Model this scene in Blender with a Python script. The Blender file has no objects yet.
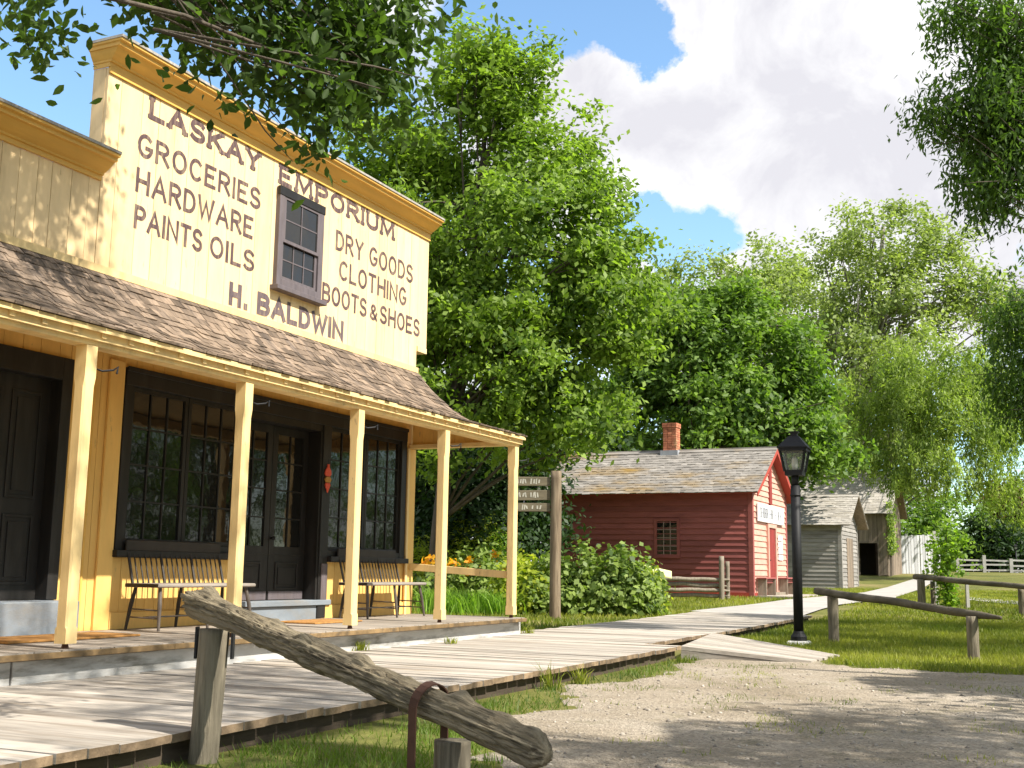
import bpy, math, random
import numpy as np
from mathutils import Vector, Matrix, noise as mnoise
random.seed(7)
RNG = np.random.default_rng(11)
sc = bpy.context.scene
col = sc.collection
R = math.radians

# ------------------------------------------------------------------ camera
ZC = 1.1
F_PX, PITCH, ROLL = 1160.85, R(9.11878), R(0.86309)
cp, sp, cr, sr = math.cos(PITCH), math.sin(PITCH), math.cos(ROLL), math.sin(ROLL)
c_r0, c_f, c_u0 = Vector((1, 0, 0)), Vector((0, cp, sp)), Vector((0, -sp, cp))
c_r = cr*c_r0 + sr*c_u0
c_u = -sr*c_r0 + cr*c_u0
cam_d = bpy.data.cameras.new('camera')
cam = bpy.data.objects.new('camera', cam_d); col.objects.link(cam)
cam_d.sensor_width = 36.0
cam_d.lens = 36.0*F_PX/1024.0
cam_d.clip_start = 0.05
cam_d.clip_end = 5000
m = Matrix.Identity(4)
for i in range(3):
    m[i][0] = c_r[i]; m[i][1] = c_u[i]; m[i][2] = -c_f[i]
m[0][3], m[1][3], m[2][3] = 0, 0, ZC
cam.matrix_world = m
sc.camera = cam

# ------------------------------------------------------------------ light
SUN_AZ, SUN_EL = R(-34.0), R(46.5)
SUNV = Vector((math.cos(SUN_AZ)*math.cos(SUN_EL), math.sin(SUN_AZ)*math.cos(SUN_EL), math.sin(SUN_EL)))
sun_d = bpy.data.lights.new('sun', 'SUN')
sun_d.energy = 4.6
sun_d.angle = R(0.55)
sun_d.color = (1.0, 0.95, 0.86)
sun = bpy.data.objects.new('sun', sun_d); col.objects.link(sun)
sun.rotation_mode = 'QUATERNION'
sun.rotation_quaternion = SUNV.to_track_quat('Z', 'Y')
sun.location = SUNV*60
sc.view_settings.view_transform = 'Standard'
sc.view_settings.look = 'None'
sc.view_settings.gamma = 1
sc.view_settings.exposure = 1.0
sc.view_settings.use_curve_mapping = False


def ray(px, py):
    return c_f + c_r*((px-512)/F_PX) - c_u*((py-384.17)/F_PX)


def at(px, py, Y):
    v = ray(px, py)
    return Vector((0, 0, ZC)) + v*(Y/v.y)


w = bpy.data.worlds.new('World'); sc.world = w
w.use_nodes = True
nt = w.node_tree; nt.nodes.clear()
N = nt.nodes.new


def link(a, b, tree=None):
    (tree or nt).links.new(a, b)


out = N('ShaderNodeOutputWorld'); bg = N('ShaderNodeBackground')
sky = N('ShaderNodeTexSky'); sky.sky_type = 'NISHITA'; sky.sun_disc = False
sky.sun_elevation = SUN_EL
sky.sun_rotation = math.atan2(SUNV.x, SUNV.y)
sky.air_density = 1.0; sky.dust_density = 0.6; sky.ozone_density = 2.0
tc = N('ShaderNodeTexCoord')
bg.inputs['Strength'].default_value = 0.105


def noise_node(tree, vec, scale, detail=6, rough=0.55, dist=0.0):
    n = tree.nodes.new('ShaderNodeTexNoise')
    n.inputs['Scale'].default_value = scale
    n.inputs['Detail'].default_value = detail
    n.inputs['Roughness'].default_value = rough
    n.inputs['Distortion'].default_value = dist
    if vec is not None:
        tree.links.new(vec, n.inputs['Vector'])
    return n


def math_node(tree, op, a, b=None, clamp=False):
    n = tree.nodes.new('ShaderNodeMath'); n.operation = op; n.use_clamp = clamp
    for i, x in enumerate((a, b)):
        if x is None:
            continue
        if isinstance(x, (int, float)):
            n.inputs[i].default_value = x
        else:
            tree.links.new(x, n.inputs[i])
    return n.outputs[0]


def mix_col(tree, fac, a, b, mode='MIX'):
    n = tree.nodes.new('ShaderNodeMix'); n.data_type = 'RGBA'; n.blend_type = mode
    for idx, x in ((0, fac), (6, a), (7, b)):
        if isinstance(x, (int, float)):
            n.inputs[idx].default_value = x
        elif isinstance(x, (tuple, list)):
            n.inputs[idx].default_value = (x[0], x[1], x[2], 1)
        else:
            tree.links.new(x, n.inputs[idx])
    return n.outputs[2]


def ramp(tree, fac, stops):
    n = tree.nodes.new('ShaderNodeValToRGB')
    e = n.color_ramp.elements
    while len(e) < len(stops):
        e.new(0.5)
    for i, (p, c) in enumerate(stops):
        e[i].position = p
        e[i].color = (c[0], c[1], c[2], 1) if isinstance(c, (tuple, list)) else (c, c, c, 1)
    tree.links.new(fac, n.inputs[0])
    return n.outputs[0]


# cumulus cover: noise on the direction, with breaks of blue in some directions of the sky
nrm = N('ShaderNodeVectorMath'); nrm.operation = 'NORMALIZE'; link(tc.outputs['Generated'], nrm.inputs[0])
dirv = nrm.outputs[0]
n1 = noise_node(nt, dirv, 6.0, 9, 0.56, 0.25)
n2 = noise_node(nt, dirv, 17.0, 8, 0.6, 0.3)
cover = math_node(nt, 'ADD', math_node(nt, 'MULTIPLY', n1.outputs['Fac'], 1.0), math_node(nt, 'MULTIPLY', n2.outputs['Fac'], 0.45))
cover = math_node(nt, 'ADD', cover, -0.36)
# (direction, angular radius in radians, depth of the break)
breaks = []
for px, py, rad, amp in [(40, 60, .17, .62), (170, 130, .13, .5), (280, 160, .12, .5), (20, 190, .1, .5), (590, 28, .07, .55),
                         (640, 42, .045, .45), (495, 10, .045, .3), (690, 226, .055, .6), (745, 225, .04, .35), (650, 235, .035, .35),
                         (1000, 470, .06, .4)]:
    breaks.append((ray(px, py).normalized(), rad, amp))
for px, py, rad, amp in [(800, 90, .22, -.35), (580, 90, .05, -.35), (560, 140, .07, -.35), (640, 130, .07, -.2), (850, 200, .12, -.3), (715, 0, .08, -.3), (760, 160, .1, -.3)]:
    breaks.append((ray(px, py).normalized(), rad, amp))
wob = noise_node(nt, dirv, 14.0, 7, 0.6)
wobv = N('ShaderNodeVectorMath'); wobv.operation = 'MULTIPLY_ADD'
link(wob.outputs['Color'], wobv.inputs[0]); wobv.inputs[1].default_value = (.09, .09, .09); 
off = N('ShaderNodeVectorMath'); off.operation = 'ADD'; link(dirv, off.inputs[0]); off.inputs[1].default_value = (-.045, -.045, -.045)
link(off.outputs[0], wobv.inputs[2])
for dv, rad, amp in breaks:
    dn = N('ShaderNodeVectorMath'); dn.operation = 'DISTANCE'
    link(wobv.outputs[0], dn.inputs[0]); dn.inputs[1].default_value = dv
    mr = N('ShaderNodeMapRange'); mr.interpolation_type = 'SMOOTHSTEP'
    link(dn.outputs['Value'], mr.inputs['Value'])
    mr.inputs['From Min'].default_value = rad*1.35; mr.inputs['From Max'].default_value = rad*0.35
    mr.inputs['To Min'].default_value = 0; mr.inputs['To Max'].default_value = -amp
    cover = math_node(nt, 'ADD', cover, mr.outputs[0])
cmask = ramp(nt, cover, [(0.24, 0.0), (0.42, 1.0)])
n3 = noise_node(nt, dirv, 9.0, 9, 0.6, .35)
lump = math_node(nt, 'ADD', n3.outputs['Fac'], math_node(nt, 'MULTIPLY', math_node(nt, 'SUBTRACT', .75, cover), .14))
ccol = ramp(nt, lump, [(0.40, (4.0, 3.97, 4.25)), (0.52, (4.7, 4.68, 4.85)), (0.62, (5.7, 5.65, 5.7))])
skyb = mix_col(nt, 1.0, sky.outputs[0], (1.25, 1.4, 1.38), 'MULTIPLY')
link(mix_col(nt, cmask, skyb, ccol), bg.inputs['Color'])
link(bg.outputs[0], out.inputs['Surface'])


# ------------------------------------------------------------------ materials
MATS = {}


def mat(name, base, var=0.12, nscale=3.0, namt=0.18, stretch=(1, 1, 1), rough=0.75, bump=0.15, bscale=None, dirt=None, dirt_amt=0.0,
        spec=0.3, dscale=1.2, metal=0.0, chips=None):
    m = bpy.data.materials.new(name); m.use_nodes = True
    t = m.node_tree; b = t.nodes['Principled BSDF']
    tcn = t.nodes.new('ShaderNodeTexCoord')
    mp = t.nodes.new('ShaderNodeMapping'); t.links.new(tcn.outputs['Object'], mp.inputs['Vector'])
    mp.inputs['Scale'].default_value = stretch
    n = noise_node(t, mp.outputs[0], nscale, 6, 0.6)
    lo = tuple(x*(1-namt) for x in base); hi = tuple(min(1, x*(1+namt)) for x in base)
    c = ramp(t, n.outputs['Fac'], [(0.3, lo), (0.7, hi)])
    if dirt:
        n2 = noise_node(t, mp.outputs[0], dscale, 7, 0.65)
        f = ramp(t, n2.outputs['Fac'], [(0.5, 0.0), (0.68, dirt_amt)])
        c = mix_col(t, f, c, dirt)
    if chips:
        n4 = noise_node(t, mp.outputs[0], chips[1], 5, 0.7)
        c = mix_col(t, ramp(t, n4.outputs['Fac'], [(.64, 0.0), (.68, chips[2])]), c, chips[0])
    a = t.nodes.new('ShaderNodeAttribute'); a.attribute_name = 'var'
    k = t.nodes.new('ShaderNodeMapRange'); t.links.new(a.outputs['Fac'], k.inputs['Value'])
    k.inputs['To Min'].default_value = 1-var; k.inputs['To Max'].default_value = 1+var
    cm = t.nodes.new('ShaderNodeVectorMath'); cm.operation = 'SCALE'
    t.links.new(c, cm.inputs[0]); t.links.new(k.outputs[0], cm.inputs['Scale'])
    t.links.new(cm.outputs[0], b.inputs['Base Color'])
    b.inputs['Roughness'].default_value = rough
    b.inputs['Specular IOR Level'].default_value = spec
    b.inputs['Metallic'].default_value = metal
    if bump:
        nb = noise_node(t, mp.outputs[0], bscale or nscale*4, 5, 0.65)
        bn = t.nodes.new('ShaderNodeBump'); bn.inputs['Strength'].default_value = bump; bn.inputs['Distance'].default_value = 0.02
        t.links.new(nb.outputs['Fac'], bn.inputs['Height']); t.links.new(bn.outputs[0], b.inputs['Normal'])
    MATS[name] = m
    return m


def leaf_mat(name, dark, bright, trans=0.4, rough=0.55, tint=1.25):
    m = bpy.data.materials.new(name); m.use_nodes = True
    t = m.node_tree; t.nodes.clear()
    o = t.nodes.new('ShaderNodeOutputMaterial')
    a = t.nodes.new('ShaderNodeAttribute'); a.attribute_name = 'var'
    tcn = t.nodes.new('ShaderNodeTexCoord')
    n = noise_node(t, tcn.outputs['Object'], 0.55, 3, 0.5)
    f = math_node(t, 'ADD', math_node(t, 'MULTIPLY', a.outputs['Fac'], 0.6), math_node(t, 'MULTIPLY', n.outputs['Fac'], 0.4))
    c = ramp(t, f, [(0.2, dark), (0.75, bright)])
    p = t.nodes.new('ShaderNodeBsdfPrincipled'); p.inputs['Roughness'].default_value = rough
    p.inputs['Specular IOR Level'].default_value = 0.35
    t.links.new(c, p.inputs['Base Color'])
    tr = t.nodes.new('ShaderNodeBsdfTranslucent')
    c2 = mix_col(t, 1.0, c, (tint*1.1, tint*1.25, tint*0.5), 'MULTIPLY')
    t.links.new(c2, tr.inputs['Color'])
    mx = t.nodes.new('ShaderNodeMixShader'); mx.inputs[0].default_value = trans
    t.links.new(p.outputs[0], mx.inputs[1]); t.links.new(tr.outputs[0], mx.inputs[2])
    t.links.new(mx.outputs[0], o.inputs['Surface'])
    MATS[name] = m
    return m


GRAIN_Z = (9, 9, .7)
GRAIN_X = (.7, 9, 9)
GRAIN_Y = (9, .7, 9)
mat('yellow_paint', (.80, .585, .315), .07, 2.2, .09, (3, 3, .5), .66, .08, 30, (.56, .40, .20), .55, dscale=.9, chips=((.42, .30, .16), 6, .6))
mat('porch_shade_paint', (.78, .49, .15), .06, 2.2, .09, (3, 3, .6), .64, .08, 30, (.55, .34, .10), .5, chips=((.36, .25, .12), 6, .6))  # deeper copy of the yellow; porch shade and warm bounce put into the colour
mat('cream_paint', (.79, .57, .26), .05, 2.2, .09, (3, 3, .6), .64, .12, 25, (.42, .30, .15), .6, dscale=1.0, chips=((.34, .25, .15), 7, .7))
mat('cornice_paint', (.72, .42, .095), .04, 2.5, .08, (.6, 3, 3), .55, .06, 25, (.5, .3, .08), .35)
mat('dark_trim', (.0155, .014, .0125), .15, 3, .25, (4, 4, .6), .5, .06, 30, (.045, .042, .04), .5)
mat('window_grey', (.12, .10, .105), .1, 4, .2, (5, 5, .8), .7, .1, 30, (.12, .09, .08), .5)
mat('letter_paint', (.095, .058, .058), .1, 6, .3, (6, 6, .8), .8, 0, None, (.36, .26, .17), .6, dscale=5, chips=((.60, .46, .28), 9, .8))
mat('baldwin_paint', (.115, .085, .09), .1, 6, .3, (6, 6, .8), .8, 0, None, (.36, .26, .18), .6, dscale=5)
mat('shingle', (.185, .135, .095), .5, 5, .3, (6, 1, 1), .85, .3, 40, (.06, .05, .045), .7)
mat('old_shingle', (.225, .205, .18), .16, 3, .3, (1, .35, 1), .9, .25, 30, (.22, .135, .03), .95, dscale=1.0)
mat('grey_shingle', (.36, .33, .29), .14, 5, .25, (6, 1, 1), .88, .25, 30, (.2, .17, .12), .6, dscale=.9)
mat('deck_wood', (.33, .285, .235), .22, 3, .22, GRAIN_Y, .8, .2, 14, (.2, .15, .1), .6, dscale=.9)
mat('boardwalk_wood', (.395, .35, .295), .24, 3, .24, GRAIN_Y, .84, .25, 14, (.22, .17, .12), .75, dscale=.7)
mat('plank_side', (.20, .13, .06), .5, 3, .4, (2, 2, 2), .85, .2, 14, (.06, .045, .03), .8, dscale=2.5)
mat('dark_timber', (.075, .055, .038), .3, 3, .3, GRAIN_X, .9, .2, 14)
mat('whitewash', (.44, .43, .41), .08, 2, .2, (.6, 1, 3), .88, .3, 16, (.11, .10, .075), .9, dscale=1.7)
mat('step_grey', (.20, .225, .25), .08, 2, .15, (1, 1, 2), .75, .2, 20, (.22, .2, .17), .7, dscale=1.6)
mat('log_wood', (.25, .205, .135), .1, 2.2, .45, (.5, 8, 8), .92, 1.0, 5, (.03, .022, .014), .95, dscale=2.0)
mat('log_groove', (.05, .037, .024), .1, 2.2, .3, (.6, 8, 8), .95, .5, 8)
mat('post_wood', (.20, .17, .12), .1, 2.5, .35, GRAIN_Z, .9, .7, 7, (.05, .04, .027), .8, dscale=2.2)
mat('rail_wood', (.10, .085, .058), .1, 2.5, .35, (1, 1, 1), .88, .5, 9, (.22, .19, .14), .6)
mat('grey_post', (.25, .21, .16), .1, 2.5, .3, GRAIN_Z, .88, .4, 9, (.12, .1, .07), .6)
mat('rust_iron', (.075, .035, .022), .1, 6, .35, (1, 1, 1), .8, .2, 20)
mat('black_iron', (.010, .010, .011), .1, 6, .3, (1, 1, 1), .6, .05, 20, spec=.3)
mat('bench_wood', (.085, .068, .055), .15, 3, .3, (2, 2, 2), .55, .08, 20, (.2, .17, .14), .5)
mat('bench_dark', (.03, .024, .019), .15, 3, .3, (2, 2, 2), .55, .08, 20)
mat('seat_worn', (.27, .235, .20), .1, 3, .25, GRAIN_X, .6, .1, 14)
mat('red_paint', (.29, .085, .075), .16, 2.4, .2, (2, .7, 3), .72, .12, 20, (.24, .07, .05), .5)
mat('red_sunlit', (.58, .33, .255), .10, 2.4, .14, (2, .7, 3), .74, .12, 20, (.40, .13, .09), .5)  # paler copy of the wall red; sun on the gable put into its colour
mat('muntin_paint', (.30, .20, .18), .1, 4, .2)
mat('red_door', (.24, .032, .026), .12, 3, .2, (2, 2, .7), .7, .1, 20)
mat('red_trim', (.36, .055, .036), .06, 2.4, .12, (2, 2, .7), .68, .1, 20)
mat('brick', (.42, .15, .08), .35, 8, .3, (1, 1, 1), .9, .3, 20, (.5, .38, .2), .5, dscale=3)
mat('flashing', (.33, .34, .36), .1, 4, .2, (1, 1, 1), .55, .05, 20)
mat('sign_white', (.72, .72, .72), .05, 6, .08, (1, 1, 1), .7, .05, 20, (.5, .5, .48), .4)
mat('sign_ink', (.07, .07, .085), .2, 8, .3, (1, 1, 1), .8, 0)
mat('grey_clap', (.27, .25, .225), .22, 2.6, .2, (2, .6, 3), .85, .2, 16, (.14, .12, .1), .6)
mat('brown_board', (.215, .165, .12), .3, 2.6, .25, (3, 3, .5), .88, .25, 16, (.1, .08, .06), .6)
mat('white_paint', (.62, .62, .64), .16, 2, .08, (3, 3, .5), .7, .08, 20)
mat('fence_grey', (.40, .385, .36), .2, 2.6, .2, (1, 1, 1), .85, .2, 16)
mat('sign_board', (.15, .125, .08), .15, 3, .3, GRAIN_X, .85, .15, 16)
mat('sign_letter', (.42, .40, .33), .2, 8, .25, (1, 1, 1), .8, 0)
mat('bark', (.10, .08, .06), .15, 3, .35, (4, 4, .8), .95, .8, 8)
mat('pale_bark', (.22, .20, .17), .15, 3, .3, (4, 4, .8), .95, .6, 8)
mat('mat_coir', (.40, .20, .06), .1, 20, .3, (1, 1, 1), .95, .4, 60)
mat('coral', (.60, .09, .05), .1, 8, .15, (1, 1, 1), .6, .05, 20)
mat('ochre', (.42, .22, .05), .1, 8, .15, (1, 1, 1), .6, .05, 20)
mat('lemon_panel', (.62, .62, .30), .05, 8, .1, (1, 1, 1), .6, .05, 20)
mat('pebble', (.31, .27, .22), .45, 10, .2, (1, 1, 1), .9, .1, 40)
mat('fabric_white', (.6, .58, .55), .1, 8, .15, (1, 1, 1), .8, .05, 20)
mat('concrete', (.42, .41, .39), .1, 6, .2, (1, 1, 1), .85, .2, 20)
mat('stem_green', (.06, .085, .025), .15, 4, .2, (1, 1, 1), .8, 0)

leaf_mat('leaf_overhead', (.030, .055, .013), (.095, .16, .030), .5)
leaf_mat('leaf_maple', (.045, .095, .014), (.29, .40, .06), .48)
leaf_mat('leaf_deep', (.034, .080, .016), (.21, .32, .05), .45)
leaf_mat('leaf_pale', (.115, .16, .05), (.36, .42, .14), .46)
leaf_mat('leaf_willow', (.085, .14, .03), (.34, .42, .095), .48)
leaf_mat('leaf_locust', (.035, .070, .018), (.12, .20, .035), .5)
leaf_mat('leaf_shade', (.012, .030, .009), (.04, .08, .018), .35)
leaf_mat('leaf_shrub', (.045, .09, .018), (.29, .37, .085), .4)
leaf_mat('leaf_lily', (.11, .21, .022), (.28, .44, .05), .5)
leaf_mat('leaf_golden', (.18, .26, .025), (.44, .46, .04), .5)
leaf_mat('leaf_sapling', (.09, .17, .020), (.27, .40, .045), .5)
leaf_mat('leaf_red', (.07, .055, .025), (.22, .15, .07), .35)
leaf_mat('petal_orange', (.65, .26, .01), (.9, .48, .02), .4)
leaf_mat('grass_lush', (.035, .075, .012), (.15, .22, .03), .42)
leaf_mat('grass_lawn', (.10, .14, .014), (.32, .325, .055), .45)


def glass_mat(name, base, rough=.03, ior=1.7):
    m = bpy.data.materials.new(name); m.use_nodes = True
    t = m.node_tree; b = t.nodes['Principled BSDF']
    b.inputs['Base Color'].default_value = (*base, 1)
    b.inputs['Roughness'].default_value = rough
    b.inputs['IOR'].default_value = ior
    tcn = t.nodes.new('ShaderNodeTexCoord')
    n = noise_node(t, tcn.outputs['Object'], 2.2, 3, .5)
    bn = t.nodes.new('ShaderNodeBump'); bn.inputs['Strength'].default_value = .12; bn.inputs['Distance'].default_value = .03
    t.links.new(n.outputs['Fac'], bn.inputs['Height']); t.links.new(bn.outputs[0], b.inputs['Normal'])
    MATS[name] = m


glass_mat('glass', (.010, .010, .009), .03, 1.6)
glass_mat('glass_upper', (.016, .016, .015), .04, 1.5)


def lamp_glass():
    m = bpy.data.materials.new('lamp_glass'); m.use_nodes = True
    t = m.node_tree; t.nodes.clear()
    o = t.nodes.new('ShaderNodeOutputMaterial')
    tr = t.nodes.new('ShaderNodeBsdfTransparent'); tr.inputs[0].default_value = (.88, .9, .86, 1)
    d = t.nodes.new('ShaderNodeBsdfPrincipled'); d.inputs['Base Color'].default_value = (.6, .62, .55, 1); d.inputs['Roughness'].default_value = .25
    mx = t.nodes.new('ShaderNodeMixShader'); mx.inputs[0].default_value = .16
    t.links.new(tr.outputs[0], mx.inputs[1]); t.links.new(d.outputs[0], mx.inputs[2]); t.links.new(mx.outputs[0], o.inputs[0])
    MATS['lamp_glass'] = m


lamp_glass()


def ground_mat():
    m = bpy.data.materials.new('lawn_ground'); m.use_nodes = True
    t = m.node_tree; b = t.nodes['Principled BSDF']
    tcn = t.nodes.new('ShaderNodeTexCoord')
    n = noise_node(t, tcn.outputs['Object'], .35, 6, .6)
    n2 = noise_node(t, tcn.outputs['Object'], 6, 6, .7)
    c = ramp(t, n.outputs['Fac'], [(.32, (.085, .095, .025)), (.5, (.15, .15, .04)), (.68, (.24, .19, .085))])
    c = mix_col(t, .6, c, ramp(t, n2.outputs['Fac'], [(.3, (.45, .5, .4)), (.7, (1.4, 1.4, 1.3))]), 'MULTIPLY')
    t.links.new(c, b.inputs['Base Color'])
    b.inputs['Roughness'].default_value = .9; b.inputs['Specular IOR Level'].default_value = .15
    nb = noise_node(t, tcn.outputs['Object'], 22, 5, .7)
    bn = t.nodes.new('ShaderNodeBump'); bn.inputs['Strength'].default_value = .7; bn.inputs['Distance'].default_value = .05
    t.links.new(nb.outputs['Fac'], bn.inputs['Height']); t.links.new(bn.outputs[0], b.inputs['Normal'])
    MATS['lawn_ground'] = m
    m = bpy.data.materials.new('gravel'); m.use_nodes = True
    t = m.node_tree; b = t.nodes['Principled BSDF']
    tcn = t.nodes.new('ShaderNodeTexCoord')
    n = noise_node(t, tcn.outputs['Object'], .7, 6, .65)
    v = t.nodes.new('ShaderNodeTexVoronoi'); v.inputs['Scale'].default_value = 55; t.links.new(tcn.outputs['Object'], v.inputs['Vector'])
    n2 = noise_node(t, tcn.outputs['Object'], 90, 4, .7)
    c = ramp(t, n.outputs['Fac'], [(.3, (.275, .225, .16)), (.5, (.37, .31, .235)), (.7, (.44, .38, .305))])
    c = mix_col(t, .5, c, ramp(t, v.outputs['Color'], [(.1, .45), (.9, 1.5)]), 'MULTIPLY')
    c = mix_col(t, .5, c, ramp(t, n2.outputs['Fac'], [(.3, .5), (.7, 1.45)]), 'MULTIPLY')
    n3 = noise_node(t, tcn.outputs['Object'], 2.3, 6, .65)
    c = mix_col(t, ramp(t, n3.outputs['Fac'], [(.56, 0), (.72, .55)]), c, (.13, .13, .05))
    t.links.new(c, b.inputs['Base Color'])
    b.inputs['Roughness'].default_value = .95; b.inputs['Specular IOR Level'].default_value = .15
    bn = t.nodes.new('ShaderNodeBump'); bn.inputs['Strength'].default_value = .9; bn.inputs['Distance'].default_value = .012
    t.links.new(v.outputs['Distance'], bn.inputs['Height'])
    bn2 = t.nodes.new('ShaderNodeBump'); bn2.inputs['Strength'].default_value = .6; bn2.inputs['Distance'].default_value = .03
    t.links.new(n2.outputs['Fac'], bn2.inputs['Height']); t.links.new(bn.outputs[0], bn2.inputs['Normal'])
    t.links.new(bn2.outputs[0], b.inputs['Normal'])
    MATS['gravel'] = m


ground_mat()


# ------------------------------------------------------------------ helpers
def np_mesh(name, v, f, var=None, smooth=False):
    """v (N,3) array, f (M,k) array"""
    me = bpy.data.meshes.new(name)
    v = np.asarray(v, np.float32); f = np.asarray(f, np.int32)
    k = f.shape[1]
    me.vertices.add(len(v)); me.vertices.foreach_set('co', v.ravel())
    me.loops.add(f.size); me.loops.foreach_set('vertex_index', f.ravel())
    me.polygons.add(len(f)); me.polygons.foreach_set('loop_start', np.arange(0, f.size, k, dtype=np.int32))
    me.polygons.foreach_set('loop_total', np.full(len(f), k, np.int32))
    if smooth:
        me.polygons.foreach_set('use_smooth', np.ones(len(f), bool))
    me.update(calc_edges=True)
    a = me.attributes.new('var', 'FLOAT', 'FACE')
    if var is None:
        var = np.full(len(f), .5)
    a.data.foreach_set('value', np.asarray(var, np.float32))
    return me


def add_obj(name, me, material, parent=None):
    o = bpy.data.objects.new(name, me); col.objects.link(o)
    if material:
        me.materials.append(MATS[material])
    if parent:
        o.parent = parent
    return o


def tag(o, label=None, cat=None, group=None, kind=None):
    if label: o['label'] = label
    if cat: o['category'] = cat
    if group: o['group'] = group
    if kind: o['kind'] = kind
    return o


def thing(name, label, cat, loc=(0, 0, 0), rz=0.0, group=None):
    o = bpy.data.objects.new(name, None); col.objects.link(o)
    o.location = loc; o.rotation_euler = (0, 0, rz); o.empty_display_size = .2
    return tag(o, label, cat, group)


class MB:
    def __init__(s):
        s.v = []; s.f = []; s.var = []; s.rv = .5

    def roll(s):
        s.rv = random.random(); return s

    def poly(s, pts):
        n = len(s.v); s.v += [tuple(p) for p in pts]; s.f.append(list(range(n, n+len(pts)))); s.var.append(s.rv); return s

    def hexa(s, c):
        """8 corners: bottom 4 ccw, top 4 ccw"""
        n = len(s.v); s.v += [tuple(p) for p in c]
        for q in ((3, 2, 1, 0), (4, 5, 6, 7), (0, 1, 5, 4), (1, 2, 6, 5), (2, 3, 7, 6), (3, 0, 4, 7)):
            s.f.append([n+i for i in q]); s.var.append(s.rv)
        return s

    def box(s, x0, x1, y0, y1, z0, z1):
        if x0 > x1: x0, x1 = x1, x0
        if y0 > y1: y0, y1 = y1, y0
        if z0 > z1: z0, z1 = z1, z0
        s.hexa([(x0, y0, z0), (x1, y0, z0), (x1, y1, z0), (x0, y1, z0), (x0, y0, z1), (x1, y0, z1), (x1, y1, z1), (x0, y1, z1)])
        return s

    def beam(s, p, q, w_, h_, up=(0, 0, 1)):
        p, q = Vector(p), Vector(q); d = (q-p).normalized(); up = Vector(up)
        r = d.cross(up)
        if r.length < 1e-4: r = d.cross(Vector((0, 1, 0)))
        r.normalize(); u = r.cross(d).normalized()
        r = r*(w_/2); u = u*(h_/2)
        s.hexa([p-r-u, p+r-u, p+r+u, p-r+u, q-r-u, q+r-u, q+r+u, q-r+u]); return s

    def prism(s, pts, vec):
        """extrude planar loop pts along vec"""
        n = len(s.v); k = len(pts); vec = Vector(vec)
        s.v += [tuple(p) for p in pts] + [tuple(Vector(p)+vec) for p in pts]
        s.f.append([n+i for i in range(k)][::-1]); s.f.append([n+k+i for i in range(k)])
        s.var += [s.rv, s.rv]
        for i in range(k):
            j = (i+1) % k
            s.f.append([n+i, n+j, n+k+j, n+k+i]); s.var.append(s.rv)
        return s

    def tube(s, pts, rad, n=8, cap=True):
        pts = [Vector(p) for p in pts]
        if isinstance(rad, (int, float)): rad = [rad]*len(pts)
        base = len(s.v)
        ref = Vector((0, 0, 1)) if abs((pts[-1]-pts[0]).normalized().z) < .9 else Vector((1, 0, 0))
        for i, p in enumerate(pts):
            d = (pts[min(i+1, len(pts)-1)]-pts[max(i-1, 0)]).normalized()
            a = d.cross(ref).normalized(); b = d.cross(a)
            for k in range(n):
                t = 2*math.pi*k/n
                s.v.append(tuple(p+(a*math.cos(t)+b*math.sin(t))*rad[i]))
        for i in range(len(pts)-1):
            for k in range(n):
                k2 = (k+1) % n
                s.f.append([base+i*n+k, base+i*n+k2, base+(i+1)*n+k2, base+(i+1)*n+k]); s.var.append(s.rv)
        if cap:
            s.f.append([base+k for k in range(n)][::-1]); s.f.append([base+(len(pts)-1)*n+k for k in range(n)]); s.var += [s.rv, s.rv]
        return s

    def build(s, name, material, parent=None, bevel=0, smooth=False, flip=False):
        me = bpy.data.meshes.new(name); me.from_pydata(s.v, [], s.f)
        a = me.attributes.new('var', 'FLOAT', 'FACE'); a.data.foreach_set('value', np.asarray(s.var, np.float32))
        me.validate(); 
        if smooth:
            for p in me.polygons: p.use_smooth = True
        o = add_obj(name, me, material, parent)
        if bevel:
            b = o.modifiers.new('bevel', 'BEVEL'); b.width = bevel; b.segments = 1; b.limit_method = 'ANGLE'
        return o


def copy_tree(o, parent=None):
    c = o.copy(); col.objects.link(c)
    if parent: c.parent = parent
    for ch in list(o.children): copy_tree(ch, c)
    return c


# ------------------------------------------------------------------ terrain
_ys = np.arange(-80, 1200, 1.0)
_tz = np.interp(_ys, [-80, 15, 20, 25, 34, 48, 58, 66, 76, 90, 130, 1200], [.055, .055, .085, .18, .44, .53, .82, 1.08, 1.38, 1.5, 1.7, 2.2])
_k = np.ones(7)/7
_tz = np.convolve(np.pad(_tz, 3, mode='edge'), _k, 'valid')


def tz(x, y):
    return np.interp(y, _ys, _tz)


def hit(px, py, dz=0.0):
    v = ray(px, py); t = 2.0
    while t < 400:
        p = Vector((0, 0, ZC)) + v*t
        if p.z <= float(tz(p.x, p.y)) + dz: return p
        t += .02
    return p


YAW = R(25.4682)
D = Vector((math.sin(YAW), math.cos(YAW), 0)); NN = Vector((math.cos(YAW), -math.sin(YAW), 0))
ROT = math.pi/2 - YAW
STORE0 = NN*(-8.7646)


def sw(x, y, z=0):
    """store-front coordinates (x along the facade, y into the building) to world"""
    return STORE0 + D*x - NN*y + Vector((0, 0, z))


def to_store(P):
    rel = P - np.array([STORE0.x, STORE0.y, 0])
    return rel[:, 0]*D.x + rel[:, 1]*D.y, -(rel[:, 0]*NN.x + rel[:, 1]*NN.y)


def grid_axis(segs):
    a = []
    for lo, hi, st in segs: a.append(np.arange(lo, hi, st))
    return np.concatenate(a + [[segs[-1][1]]])


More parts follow.
